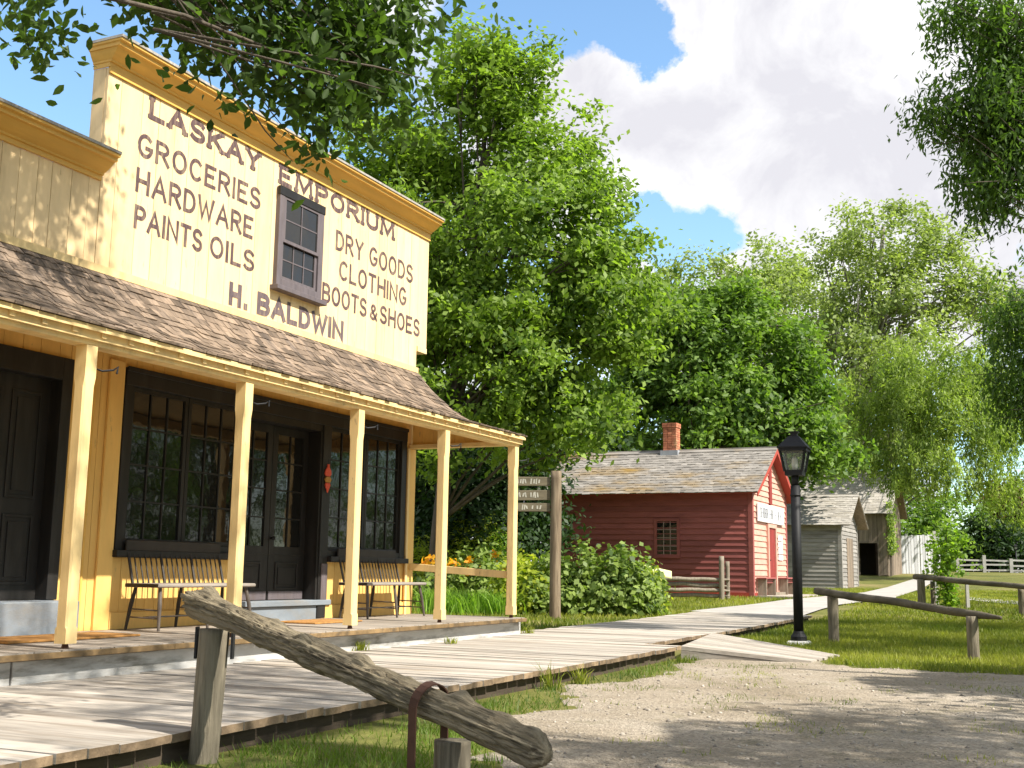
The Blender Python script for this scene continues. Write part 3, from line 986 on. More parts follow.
# left door, mostly out of the frame
dl = MB(); dl.box(7.0, 7.14, -.05, .15, .76, 3.08); dl.box(8.17, 8.3, -.05, .15, .76, 3.08); dl.box(7.14, 8.17, -.05, .15, 2.86, 3.08)
dl.build('door_frame', 'dark_trim', store, bevel=.004)
dr = MB().box(7.14, 8.17, .10, .14, .76, 2.86).build('panel_door', 'dark_trim', store)
for (a, b) in ((7.24, 7.60), (7.71, 8.07)):
    for (z0_, z1_) in ((.9, 1.55), (1.7, 2.72)):
        pn = MB(); frame_rect(pn, a, b, z0_, z1_, .085, .099, .03); pn.box(a+.07, b-.07, .088, .099, z0_+.07, z1_-.07); pn.build('door_panel', 'dark_trim', dr, bevel=.003)
MB().tube([(7.2, .1, 1.6), (7.2, .04, 1.6)], [.012, .03], 10).build('door_knob', 'black_iron', dr, smooth=True)
MB().box(6.9, 8.33, -.32, .14, DECK, .755).build('door_step', 'step_grey', store, bevel=.01)

# upper sash window
uw = MB(); frame_rect(uw, 11.41, 12.38, 4.56, 5.84, -.07, .02, .10)
o_uw = uw.build('upper_window', 'window_grey', store, bevel=.004)
MB().box(11.40, 12.39, -.078, -.03, 5.73, 5.845).build('window_head', 'dark_trim', o_uw, bevel=.004)  # near-black strip over the top rail, standing in for its shadow
MB().box(11.36, 12.43, -.13, .0, 4.50, 4.558).build('window_sill', 'window_grey', o_uw, bevel=.004)
glazing(o_uw, 11.51, 12.28, 5.14, 5.74, -.066, 2, 2, .04, 'window_grey', 'glass_upper', .016, .03)
glazing(o_uw, 11.51, 12.28, 4.66, 5.19, -.040, 3, 2, .045, 'window_grey', 'glass_upper', .016, .03)

# handrail at the right end of the porch
MB().beam((14.93, -1.62, 1.04), (14.93, -.04, 1.13), .05, .10).build('handrail', 'cream_paint', store, bevel=.004)

# painted lettering
YL = -.0075
for txt, x0_, x1_, z0_, z1_, lw, se, mt in [
    ('LASKAY', 9.12, 11.06, 5.885, 6.155, .062, True, 'letter_paint'), ('EMPORIUM', 11.44, 14.26, 5.885, 6.155, .062, True, 'letter_paint'),
    ('GROCERIES', 8.98, 11.10, 5.425, 5.695, .046, False, 'letter_paint'), ('HARDWARE', 8.99, 10.98, 5.025, 5.30, .046, False, 'letter_paint'),
    ('PAINTS', 9.0, 10.09, 4.625, 4.89, .046, False, 'letter_paint'), ('OILS', 10.22, 11.04, 4.625, 4.89, .046, False, 'letter_paint'),
    ('DRY', 12.75, 13.44, 5.365, 5.65, .046, False, 'letter_paint'), ('GOODS', 13.60, 14.83, 5.365, 5.65, .046, False, 'letter_paint'),
    ('CLOTHING', 12.86, 14.66, 4.975, 5.255, .046, False, 'letter_paint'),
    ('BOOTS', 12.48, 13.58, 4.585, 4.855, .046, False, 'letter_paint'), ('&', 13.66, 13.86, 4.585, 4.82, .042, False, 'letter_paint'), ('SHOES', 13.93, 15.08, 4.585, 4.855, .046, False, 'letter_paint'),
    ('H', 10.60, 10.83, 4.135, 4.42, .07, False, 'baldwin_paint'), ('BALDWIN', 11.13, 13.02, 4.135, 4.42, .07, False, 'baldwin_paint')]:
    mb = MB(); word(mb, txt, x0_, x1_, z0_, z1_, YL, lw, se); mb.build('painted_lettering', mt, store)
mb = MB(); mb.poly([(10.88, YL-.001, 4.135), (10.95, YL-.001, 4.135), (10.95, YL-.001, 4.215), (10.88, YL-.001, 4.215)]); mb.build('painted_lettering', 'baldwin_paint', store)

# ------------------------------------------------------------------ things on the porch
bench = thing('long_bench', 'dark spindle-back bench under the left shop window, beside the double door', 'bench', sw(9.08, -.12, DECK), ROT, 'spindle-back benches on the porch')


def make_bench(root, L=1.55):
    # local: x along, y = 0 at the wall side, negative towards the road
    MB().box(0, L, -.47, -.02, .425, .465).build('seat', 'seat_worn', root, bevel=.012)
    MB().box(-.004, .0, -.46, -.03, .428, .462).build('seat_end_shade', 'bench_dark', root)  # thin dark sheet that paints shade onto the near end of the seat
    br = MB().beam((.05, .045, .84), (L-.03, .045, .84), .03, .125); br.build('backrest', 'bench_dark', root, bevel=.008)
    n = 19
    for i in range(n):
        x_ = .07+(L-.14)*i/(n-1); r = .016 if i in (0, 6, 12, 18) else .0085
        MB().tube([(x_, -.06, .46), (x_+.005, .035, .79)], r, 6).build('spindle', 'bench_dark', root)
    for x_ in (.1, L*.5, L-.1):
        dx = -.06 if x_ < L*.4 else (.06 if x_ > L*.6 else 0)
        for (y_, dy, mt) in ((-.40, -.06, 'bench_wood'), (-.08, .05, 'bench_dark')):
            MB().tube([(x_, y_, .43), (x_+dx*.5, y_+dy*.5, .25), (x_+dx, y_+dy, 0)], [.017, .022, .014], 8).build('leg', mt, root)
        for z_ in (.12, .2):
            k = 1-z_/.43
            MB().tube([(x_+dx*k, -.40-.06*k, z_), (x_+dx*k, -.08+.05*k, z_+.01)], .009, 6).build('stretcher', 'bench_wood', root)
    for y_, k_ in ((-.24, .7),):
        MB().tube([(.1-.06*k_, y_, .13), (L-.1+.06*k_, y_, .13)], .009, 6).build('stretcher', 'bench_dark', root)


make_bench(bench)
b2 = copy_tree(bench)
b2.location = sw(12.93, -.12, DECK)
b2['label'] = 'dark spindle-back bench under the right shop window, at the handrail end of the porch'

dm = MB().box(-.5, .5, -.28, .28, 0, .018); o = dm.build('doormat', 'mat_coir', None, bevel=.004); o.location = sw(11.85, -.62, DECK+.003); o.rotation_euler = (0, 0, ROT)
tag(o, 'flat orange-brown doormat in front of the double shop door', 'doormat', 'doormats on the porch')
dm = MB().box(-.75, .75, -.3, .3, 0, .018); o = dm.build('doormat', 'mat_coir', None, bevel=.004); o.location = sw(7.65, -.72, DECK+.003); o.rotation_euler = (0, 0, ROT)
tag(o, 'flat orange-brown doormat at the panelled door on the left', 'doormat', 'doormats on the porch')

# little coral hanging beside the door
orn = thing('wall_hanging', 'small coral hanging with an ochre band on the dark door post', 'wall hanging', sw(12.71, -.05, 2.10), ROT)


def outline(mb, pts, th=.02):
    mb.prism([(a, 0, b) for a, b in pts], (0, -th, 0))


a = MB(); outline(a, [(-.02, .34), (.02, .34), (.022, .30), (.06, .26), (.07, .21), (.045, .18), (-.045, .18), (-.07, .21), (-.06, .26), (-.022, .30)]); a.build('upper_body', 'coral', orn, bevel=.004)
a = MB(); outline(a, [(-.045, .175), (.045, .175), (.068, .14), (.045, .10), (-.045, .10), (-.068, .14)], .024); a.build('band', 'ochre', orn, bevel=.004)
a = MB(); outline(a, [(-.045, .095), (.045, .095), (.055, .06), (.02, .0), (0, -.04), (-.02, .0), (-.055, .06)]); a.build('lower_body', 'coral', orn, bevel=.004)
MB().tube([(0, -.008, .34), (0, -.004, .40)], .004, 5).build('cord', 'black_iron', orn)


# ------------------------------------------------------------------ foreground hitching rail
def gnarled(p, q, r0, r1, name, material, parent, seed=0, n=40, L=140, ridge=.16, knots=()):
    p, q = Vector(p), Vector(q); d = q-p; ln = d.length
    vv = []; ff_ = []
    for i in range(L+1):
        t = i/L; rr = r0+(r1-r0)*t
        rr *= 1+(.16*mnoise.noise(Vector((t*ln*3.1, seed*2.3, 1))) if n > 40 else 0)
        bend = Vector((0, mnoise.noise(Vector((t*3, seed, 0)))*.03, mnoise.noise(Vector((t*3, seed+9, 4)))*.03))
        for k in range(n):
            a = 2*math.pi*k/n
            tw = a + t*1.2
            c, s = math.cos(tw), math.sin(tw)
            g1 = mnoise.noise(Vector((c*3.2+seed, s*3.2, t*ln*.9)))
            g2 = mnoise.noise(Vector((c*7.5, s*7.5+seed, t*ln*1.6)))
            g5 = abs(mnoise.noise(Vector((c*9+seed, s*9, t*ln*1.1+3)))) if n > 40 else .5
            g3 = mnoise.noise(Vector((c*2, s*2+seed, t*ln*5)))
            g4 = abs(mnoise.noise(Vector((c*5+seed, s*5, t*ln*1.2))))
            g6 = (1-2.2*abs(mnoise.noise(Vector((c*4.6-seed, s*4.6, t*ln*1.5)))))*.10+(1-2.2*abs(mnoise.noise(Vector((c*10-seed, s*10, t*ln*1.0+7)))))*.07 if n > 40 else 0
            r = rr*(1+g6+ridge*g1*1.0+ridge*.7*g2+.045*g3-.42*max(0, .13-g4)/.13*ridge*2-(.20*max(0, .14-g5)/.14))
            for (kt, ka, kr) in knots:
                da = math.atan2(math.sin(a-ka), math.cos(a-ka)); e = ((t-kt)*ln/.06)**2+(da/.45)**2
                r += rr*kr*math.exp(-e)
            if i == 0: r *= .8
            if i > L-6: r *= 1-.09*(i-L+6)+.10*mnoise.noise(Vector((c*4, s*4, i*.5)))
            vv.append((t*ln, bend.y+r*math.cos(a), bend.z+r*math.sin(a)))
    for i in range(L):
        for k in range(n):
            k2 = (k+1) % n; ff_.append((i*n+k, i*n+k2, (i+1)*n+k2, (i+1)*n+k))
    me = bpy.data.meshes.new(name)
    me.from_pydata(vv, [], [list(f) for f in ff_]+[[k for k in range(n)][::-1], [L*n+k for k in range(n)]])
    at_ = me.attributes.new('var', 'FLOAT', 'FACE'); at_.data.foreach_set('value', np.full(len(me.polygons), .5, np.float32))
    for pl in me.polygons: pl.use_smooth = True
    o = add_obj(name, me, material, parent)
    return o, p, d


hp0 = at(192, 602, 6.55); hp1 = at(548, 757, 4.80)
hr = thing('hitching_rail', 'gnarled weathered log rail on two short posts in the foreground, sloping down to the right', 'hitching rail', (hp0.x, hp0.y, 0), 0)
o, p_, d_ = gnarled(hp0, hp1, .062, .060, 'log', 'log_wood', hr, 3, n=96, L=300, ridge=.27, knots=((.045, 1.2, .6), (.02, 2.6, .5), (.4, 2.0, .4), (.55, 1.4, .7), (.62, 2.2, .4), (.8, 1.3, .7), (.9, .9, .4), (.16, 2.4, .35), (.28, 1.1, .35), (.97, 1.8, .4)))
o.location = p_-Vector((hp0.x, hp0.y, 0)); o.rotation_mode = 'QUATERNION'; o.rotation_quaternion = d_.to_track_quat('X', 'Z')


def log_post(parent, x_, y_, z0_, z1_, r, seed, name='post', lean=(0, 0), material='post_wood', n=22, L=26):
    mb = MB()
    pts, rad = [], []
    base = len(mb.v)
    for i in range(L+1):
        t = i/L
        for k in range(n):
            a = 2*math.pi*k/n
            rr = r*(1+.10*mnoise.noise(Vector((math.cos(a)*2+seed, math.sin(a)*2, t*1.5)))+.06*mnoise.noise(Vector((math.cos(a)*6, math.sin(a)*6+seed, t*2))))
            rr *= (1-.05*t)
            mb.v.append((x_+lean[0]*t+rr*math.cos(a), y_+lean[1]*t+rr*math.sin(a), z0_+(z1_-z0_)*t))
    for i in range(L):
        for k in range(n):
            k2 = (k+1) % n; mb.f.append([i*n+k, i*n+k2, (i+1)*n+k2, (i+1)*n+k]); mb.var.append(.5)
    mb.f.append([L*n+k for k in range(n)]); mb.var.append(.5)
    return mb.build(name, material, parent, smooth=True)


def rel(P): return P-Vector((hp0.x, hp0.y, 0))


pa = rel(at(214, 640, 6.50)); log_post(hr, pa.x-.03, pa.y, -.1, pa.z+.06, .083, 2, lean=(.03, 0))
pb = rel(at(452, 745, 5.27)); log_post(hr, pb.x, pb.y, -.1, pb.z+.02, .082, 5)
# iron straps
for dx in (-.092, .105):
    MB().box(pa.x+dx-.006, pa.x+dx+.006, pa.y-.03, pa.y+.02, pa.z-.1, pa.z+.07).build('strap', 'black_iron', hr)
dn = d_.normalized(); c0 = rel(hp0.lerp(hp1, .735))
side = dn.cross(Vector((0, 0, 1))).normalized(); upv = side.cross(dn).normalized()
pts = []
for k in range(-1, 10):
    if k < 0: continue
    a = math.pi*(k/9)
    pts.append(c0 + side*math.cos(a)*.098 + upv*math.sin(a)*.098)
stp = MB()
path = [pts[0]-Vector((0, 0, .32))]+pts+[pts[-1]-Vector((0, 0, .32))]
for a, b in zip(path, path[1:]):
    dd = (b-a).normalized(); wv = dn*.024
    nv = dd.cross(dn).normalized()*.003
    stp.hexa([a-wv-nv, a+wv-nv, a+wv+nv, a-wv+nv, b-wv-nv, b+wv-nv, b+wv+nv, b-wv+nv])
stp.build('strap', 'rust_iron', hr)


# ------------------------------------------------------------------ right-hand hitching rails
def small_rail(label, e0, e1, r, posts, seed):
    root = thing('hitching_rail', label, 'hitching rail', (e0.x, e0.y, float(tz(e0.x, e0.y))), 0, 'hitching rails on the lawn')
    off = Vector(root.location)
    o, p, d = gnarled(e0-off, e1-off, r, r*.8, 'rail', 'rail_wood', root, seed, 14, 60, .12)
    o.location = p; o.rotation_mode = 'QUATERNION'; o.rotation_quaternion = d.to_track_quat('X', 'Z')
    for (pp, rad) in posts:
        t = (pp.x-e0.x)/(e1.x-e0.x); zr = e0.z+(e1.z-e0.z)*t
        log_post(root, pp.x-off.x, pp.y-off.y, float(tz(pp.x, pp.y))-off.z-.08, zr-off.z-r*.6, rad, seed+pp.x, n=12, L=8)
    return root


pA = hit(834, 643.5); pB = hit(974, 661)
e0 = at(816, 591, pA.y+.35); e1 = at(1001, 618, pB.y-.4)
small_rail('dark sagging pole rail on two posts beside the lamp post', e0, e1, .062, [(pA, .085), (pB, .075)], 4)
pA = hit(922, 608); pB = hit(1023, 615.5)
e0 = at(914, 577, pA.y+.3); e1 = at(1050, 589, pB.y-1.0)
small_rail('grey pole rail further off, behind the staked sapling', e0, e1, .075, [(pA, .1), (pB, .09), (pA+Vector((.38, .25, 0)), .06)], 8)

# ------------------------------------------------------------------ lamp post
lpz = hit(799, 645)
lp = thing('street_lamp', 'black iron street lamp with a four-sided glass lantern beside the ramp', 'street lamp', (lpz.x, lpz.y, float(tz(lpz.x, lpz.y))), R(-24))


def make_lamp(root, H=3.22, s=1.0):
    MB().hexa([(-.19, -.19, -.05), (.19, -.19, -.05), (.19, .19, -.05), (-.19, .19, -.05), (-.15, -.15, .06), (.15, -.15, .06), (.15, .15, .06), (-.15, .15, .06)]).build('footing', 'concrete', root, bevel=.02)
    b = MB(); b.tube([(0, 0, .05), (0, 0, .12), (0, 0, .16), (0, 0, .2)], [.12, .12, .09, .075], 16); b.build('base', 'black_iron', root)
    b = MB(); b.tube([(0, 0, .2), (0, 0, H-.86)], [.072, .072], 16); b.tube([(0, 0, H-1.02), (0, 0, H-.99)], [.08, .08], 16)
    b.tube([(0, 0, H-.86), (0, 0, H-.68)], [.055, .055], 14); b.build('pole', 'black_iron', root, smooth=True)
    z0, z1 = H-.68, H-.30
    a0, a1 = .13, .19
    lt = MB()
    lt.hexa([(-a0, -a0, z0-.03), (a0, -a0, z0-.03), (a0, a0, z0-.03), (-a0, a0, z0-.03), (-a0-.005, -a0-.005, z0+.05), (a0+.005, -a0-.005, z0+.05), (a0+.005, a0+.005, z0+.05), (-a0-.005, a0+.005, z0+.05)])
    for sx_ in (-1, 1):
        for sy_ in (-1, 1):
            lt.beam((sx_*a0, sy_*a0, z0+.03), (sx_*a1, sy_*a1, z1), .03, .03)
    for k in range(4):
        c = [(-a1, -a1), (a1, -a1), (a1, a1), (-a1, a1)]
        lt.beam((*c[k], z1-.02), (*c[(k+1) % 4], z1-.02), .03, .05)
    frame = lt.build('lantern_frame', 'black_iron', root)
    gl = MB()
    i0, i1 = a0-.006, a1-.006
    for k in range(4):
        c0_ = [(-i0, -i0), (i0, -i0), (i0, i0), (-i0, i0)]; c1_ = [(-i1, -i1), (i1, -i1), (i1, i1), (-i1, i1)]
        k2 = (k+1) % 4
        gl.poly([(*c0_[k], z0+.04), (*c0_[k2], z0+.04), (*c1_[k2], z1-.02), (*c1_[k], z1-.02)])
    gl.build('lantern_glass', 'lamp_glass', root)
    MB().tube([(0, 0, z0+.05), (0, 0, z0+.12), (0, 0, z0+.22), (0, 0, z0+.27)], [.03, .05, .045, .01], 12).build('bulb', 'fabric_white', root, smooth=True)
    tp = MB(); e = a1+.035
    tp.hexa([(-e, -e, z1), (e, -e, z1), (e, e, z1), (-e, e, z1), (-e, -e, z1+.02), (e, -e, z1+.02), (e, e, z1+.02), (-e, e, z1+.02)])
    m_ = .15
    tp.hexa([(-e+.01, -e+.01, z1+.021), (e-.01, -e+.01, z1+.021), (e-.01, e-.01, z1+.021), (-e+.01, e-.01, z1+.021), (-m_, -m_, z1+.10), (m_, -m_, z1+.10), (m_, m_, z1+.10), (-m_, m_, z1+.10)])
    q = .075
    tp.hexa([(-m_, -m_, z1+.101), (m_, -m_, z1+.101), (m_, m_, z1+.101), (-m_, m_, z1+.101), (-q, -q, z1+.19), (q, -q, z1+.19), (q, q, z1+.19), (-q, q, z1+.19)])
    tp.box(-.05, .05, -.05, .05, z1+.1905, z1+.245); tp.box(-.07, .07, -.07, .07, z1+.246, z1+.265)
    tp.build('lantern_roof', 'black_iron', root)


make_lamp(lp)
fl = hit(1017, 573.2)
l2 = copy_tree(lp); l2.location = (fl.x, fl.y, float(tz(fl.x, fl.y))); l2.scale = (.65, .65, .65)
l2['label'] = 'small dark lamp far off by the rail fence at the right edge'
for o in (lp, l2): o['group'] = 'black iron lamps'

# ------------------------------------------------------------------ signpost
spz = hit(555, 619)
sgp = thing('signpost', 'tall grey signpost with three boards of worn pale lettering', 'signpost', (spz.x, spz.y, float(tz(spz.x, spz.y))), R(-4))
kpx = spz.y/F_PX
Hs = (619-474)*kpx*1.0
mat('signpost_wood', (.17, .125, .08), .1, 2.5, .35, GRAIN_Z, .88, .4, 9, (.30, .24, .16), .7)
log_post(sgp, 0, 0, -.1, Hs, .115, 12, material='signpost_wood', n=16, L=20)
for (y0p, y1p) in ((480, 489), (493, 503), (506, 514.5)):
    za, zb_ = (619-y1p)*kpx, (619-y0p)*kpx
    tl = random.uniform(-.015, .015)
    xl = -42*kpx
    bd_ = MB(); bd_.hexa([(xl, -.02, za+tl), (-.12, -.02, za), (-.12, .02, za), (xl, .02, za+tl), (xl, -.02, zb_+tl), (-.12, -.02, zb_), (-.12, .02, zb_), (xl, .02, zb_+tl)])
    ob = bd_.build('sign_board', 'sign_board', sgp, bevel=.008)
    lt = MB(); x_ = xl+.06
    while x_ < -.32:                                             # worn marks of lettering, too faded to read
        h_ = (zb_-za)*random.uniform(.35, .62); zc = (za+zb_)/2; wv = random.uniform(.02, .035)
        sl_ = random.uniform(-.02, .02)
        lt.prism([(x_, -.0215, zc-h_/2), (x_+wv, -.0215, zc-h_/2), (x_+wv+sl_, -.0215, zc+h_/2), (x_+sl_, -.0215, zc+h_/2)], (0, -.002, 0))
        x_ += wv+random.choice((.018, .022, .03, .075))
    lt.build('faded_lettering', 'sign_letter', ob)

# reading panel
rpz = hit(660, 603.5)
rd = thing('reading_panel', 'low white post with a slanted pale yellow panel at the end of the shrubs', 'information panel', (rpz.x, rpz.y, float(tz(rpz.x, rpz.y))), R(-8))
k_ = rpz.y/F_PX
MB().box(-.055, .055, -.05, .05, -.05, 26*k_).build('post', 'white_paint', rd, bevel=.006)
MB().hexa([(-.42, -.3, 28*k_), (.30, -.3, 24*k_), (.30, .25, 30*k_), (-.42, .25, 36*k_), (-.42, -.3, 29.5*k_), (.30, -.3, 25.5*k_), (.30, .25, 31.5*k_), (-.42, .25, 37.5*k_)]).build('panel', 'lemon_panel', rd, bevel=.006)


# ------------------------------------------------------------------ gabled outbuildings
def gable_roof(root, W, L, wall_h, ridge_h, oh_eave, oh_rake, material, courses, wmin, wmax, soffit=None, back=.25):
    """ridge along y; gable walls at y=0 (front) and y=L; slopes fall towards x=0 and x=W"""
    half = W/2; slope = (ridge_h-wall_h)/half
    ze = wall_h-slope*oh_eave
    y0, y1 = -oh_rake, L+back
    roof = MB()
    th = .05
    for sgn in (0, 1):
        def X_(x): return x if sgn == 0 else W-x
        pts = [(X_(-oh_eave), ze), (X_(half), ridge_h)]
        roof.hexa([(pts[0][0], y0, pts[0][1]), (pts[1][0], y0, pts[1][1]), (pts[1][0], y1, pts[1][1]), (pts[0][0], y1, pts[0][1]),
                   (pts[0][0], y0, pts[0][1]+th), (pts[1][0], y0, pts[1][1]+th), (pts[1][0], y1, pts[1][1]+th), (pts[0][0], y1, pts[0][1]+th)])
    ro = roof.build('roof', soffit or material, root)
    # shingles in a helper frame: profile (across, z), run along y
    mb = MB()
    for sgn in (0, 1):
        a = Vector((-oh_eave-.03, ze+th-slope*.03)); b = Vector((half, ridge_h+th))
        dd = (b-a).normalized()

        def pf_(t): return a.lerp(b, t), dd
        tmp = MB(); shingles(tmp, pf_, courses, y0-.03, y1+.03, wmin, wmax, .014, .02)
        base = len(mb.v)
        mb.v += [((u if sgn == 0 else W-u), x_, z_) for (x_, u, z_) in tmp.v]
        mb.f += [[base+i for i in f] for f in tmp.f]; mb.var += tmp.var
    mb.build('shingles', material, ro)
    cap = MB(); cap.beam((half-.07, y0-.03, ridge_h+th+.0), (half-.07, y1+.03, ridge_h+th+.0), .2, .02, (-slope, 0, 1)); cap.beam((half+.07, y0-.03, ridge_h+th+.012), (half+.07, y1+.03, ridge_h+th+.012), .2, .02, (slope, 0, 1))
    cap.build('ridge_cap', material, ro)
    return ro, ze


def clap_wall(mb, axis, c, a0, a1, z0, z1, out, h=.15, th=.036, lim=None):
    """overlapping boards: axis 'x' = wall in plane x=c running along y, outward sign out"""
    z = z0
    while z < z1-.01:
        z2 = min(z+h, z1)
        s0, s1 = a0, a1
        if lim:
            s0, s1 = lim((z+z2)/2)
            if s1-s0 < .05: break
        mb.roll()
        j = random.uniform(0, .004)
        ob, ot = c+out*(th+j), c+out*.008
        ib = c
        if axis == 'x':
            p = [(ib, s0, z), (ob, s0, z), (ob, s1, z), (ib, s1, z), (ib, s0, z2), (ot, s0, z2), (ot, s1, z2), (ib, s1, z2)]
        else:
            p = [(s0, ib, z), (s0, ob, z), (s1, ob, z), (s1, ib, z), (s0, ib, z2), (s0, ot, z2), (s1, ot, z2), (s1, ib, z2)]
        mb.hexa(p); z = z2


RH = at(753, 596, 34)
RHC = Vector((RH.x, RH.y, float(tz(RH.x, RH.y))))
W_, L_, WH, RG = 4.5, 6.5, 3.2, 4.46
red = thing('red_shop', 'red clapboard shop with mossy shingle roof, brick chimney and white sign board', 'shop building', RHC, ROT)
wm = MB()
clap_wall(wm, 'x', 0, .0, L_, .12, WH, -1, .17)
clap_wall(wm, 'x', W_, .0, L_, .12, WH, 1, .17)


def lim_g(z):
    k = max(0, (z-WH)/(RG-WH))*W_/2; return (k, W_-k)


gw = MB(); clap_wall(gw, 'y', 0, 0, W_, .12, RG, -1, .17, lim=lim_g)
gw.build('gable_wall', 'red_sunlit', red)
clap_wall(wm, 'y', L_, 0, W_, .12, RG, 1, .17, lim=lim_g)
wm.rv = .5; wm.box(.02, W_-.02, .02, L_-.02, -.1, WH)
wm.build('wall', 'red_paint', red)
for (x_, y_) in ((0, 0), (W_, 0), (0, L_), (W_, L_)):
    MB().box(x_-.045 if x_ == 0 else x_-.1, x_+.1 if x_ == 0 else x_+.045, y_-.045 if y_ == 0 else y_-.1, y_+.1 if y_ == 0 else y_+.045, .0, WH).build('corner_board', 'red_paint', red, bevel=.005)
bb = MB(); bb.box(-.05, 0, .11, L_-.11, -.1, .14); bb.box(.11, W_-.11, -.05, 0, -.1, .14); bb.build('base_board', 'red_trim', red)
ro, ze = gable_roof(red, W_, L_, WH+.02, RG+.02, .42, .27, 'old_shingle', 17, .12, .26, 'red_trim', .3)
# bargeboards along the rake
bg_ = MB()
sl_ = (RG-WH)/(W_/2)
for s in (0, 1):
    xa = -.42 if s == 0 else W_+.42; xb = W_/2
    za, zb_ = WH+.02-sl_*.42, RG+.02
    bg_.hexa([(xa, -.297, za-.10), (xb, -.297, zb_-.10), (xb, -.272, zb_-.10), (xa, -.272, za-.10), (xa, -.297, za+.045), (xb, -.297, zb_+.045), (xb, -.272, zb_+.045), (xa, -.272, za+.045)])
bg_.build('bargeboard', 'red_trim', ro)
# chimney: courses of brick
ch = MB(); z = RG-.05
cyy = 3.12
while z < RG+.95:
    cx_ = W_/2; k = int(round((z-RG)/.075)) % 2
    hw = .215 if z < RG+.8 else .24
    for i in range(3):
        for (sx_, sy_) in ((1, 0), (-1, 0), (0, 1), (0, -1)):
            ch.roll(); a = -hw+i*hw*2/3; b = a+hw*2/3-.01
            j = random.uniform(0, .006)
            if sx_: ch.box(cx_+sx_*(hw-.08), cx_+sx_*(hw+j), cyy+a, cyy+b, z, z+.066)
            else: ch.box(cx_+a, cx_+b, cyy+sy_*(hw-.08), cyy+sy_*(hw+j), z, z+.066)
    z += .075
ch.rv = 0; ch.box(W_/2-.195, W_/2+.195, cyy-.195, cyy+.195, RG-.05, RG+.93)
cho = ch.build('chimney', 'brick', ro)
MB().box(W_/2-.29, W_/2+.29, cyy-.29, cyy+.29, RG-.12, RG+.10).build('chimney_flashing', 'flashing', cho)
# side window
wn = MB(); wy0, wy1, wz0, wz1 = 2.25, 2.87, 1.22, 2.2
fr = MB()
fr.box(-.06, -.0, wy0-.09, wy0, wz0-.06, wz1+.09); fr.box(-.06, 0, wy1, wy1+.09, wz0-.06, wz1+.09); fr.box(-.06, 0, wy0, wy1, wz1, wz1+.09); fr.box(-.09, 0, wy0-.11, wy1+.11, wz0-.1, wz0-.061); fr.box(-.06, 0, wy0, wy1, wz0-.06, wz0)
wo = fr.build('window', 'red_paint', red)
mu = MB()
for i in range(1, 3): mu.box(-.046, -.034, wy0+(wy1-wy0)*i/3-.012, wy0+(wy1-wy0)*i/3+.012, wz0, wz1)
for i in range(1, 4): mu.box(-.048, -.032, wy0, wy1, wz0+(wz1-wz0)*i/4-.012, wz0+(wz1-wz0)*i/4+.012)
mu.build('muntins', 'muntin_paint', wo)
pn = MB(); pn.box(-.034, -.031, wy0, wy1, wz0, wz1); pn.build('pane', 'glass', wo)
# gable front: attic slit door, sign, door, notices
sd = MB(); sd.box(2.1, 2.42, -.065, -.0, 2.80, 3.95); ao = sd.build('attic_door', 'red_door', red, bevel=.006)
dr_ = MB(); dr_.box(1.70, 1.82, -.095, 0, .14, 2.2); dr_.box(2.72, 2.84, -.095, 0, .14, 2.2); dr_.box(1.82, 2.72, -.095, 0, 2.08, 2.2)
do = dr_.build('door', 'red_sunlit', red, bevel=.005)
dl_ = MB(); x_ = 1.82
while x_ < 2.70:
    dl_.roll(); dl_.box(x_, x_+.145, -.058, 0, .14, 2.08); x_ += .15
dl_.build('door_leaf', 'red_door', do)
MB().tube([(1.92, -.058, 1.1), (1.92, -.10, 1.1)], .02, 8).build('door_knob', 'black_iron', do)
MB().box(1.6, 2.95, -.3, -.08, .02, .14).build('door_step', 'grey_post', red)
sb = MB(); sb.box(.42, 3.85, -.10, -.05, 2.22, 2.76); so = sb.build('sign_board', 'sign_white', red, bevel=.01)
lt = MB(); x_ = .66
for run in (7, 6, 4):                                             # letters too faded to read
    for i in range(run):
        h_ = .30; z_ = 2.34; wv = .108
        kind = random.choice('IIOEHN')
        lw_ = .03
        def st_(a, b, c, d):
            lt.box(x_+a, x_+b, -.1035-random.random()*.001, -.101, z_+c, z_+d)
        st_(0, lw_, 0, h_)
        if kind != 'I': st_(wv-lw_, wv, 0, h_) if kind in 'OHN' else None
        if kind in 'OE': st_(lw_, wv-lw_, 0, lw_); st_(lw_, wv-lw_, h_-lw_, h_)
        if kind in 'HEN': st_(lw_, wv-lw_, h_/2-lw_/2, h_/2+lw_/2)
        x_ += wv+.04
    x_ += .13
lt.build('faded_lettering', 'sign_ink', so)
for i in range(4):
    MB().box(3.22, 3.82, -.055, -.035, 1.12+i*.20, 1.29+i*.20).build('notice', 'sign_white', red)

# two small plank benches against the red gable
def plank_bench(label, x0, x1):
    r_ = thing('plank_bench', label, 'bench', red.matrix_basis @ Vector((x0, -.36, .12)), ROT, 'plank benches at the red shop')
    n_ = x1-x0
    MB().box(0, n_, 0, .30, .42, .465).build('seat', 'red_paint', r_, bevel=.006)
    for x_ in (.08, n_-.12): MB().box(x_, x_+.045, .02, .28, -.12, .419).build('leg', 'grey_post', r_, bevel=.004)
    MB().box(.126, n_-.121, .1, .13, .30, .40).build('stretcher', 'red_paint', r_)
    return r_


plank_bench('low plank bench by the red corner, left of the red door', .18, 1.55)
plank_bench('low plank bench right of the red door, under the white notices', 3.0, 4.35)
# plank landing in front of the red gable
ld = MB()
for i in range(34):
    ld.roll(); ld.box(-.1+i*.14, .035+i*.14, -1.25, -.07, -.02+random.uniform(-.004, .004), .06)
ld.build('landing', 'boardwalk_wood', red)

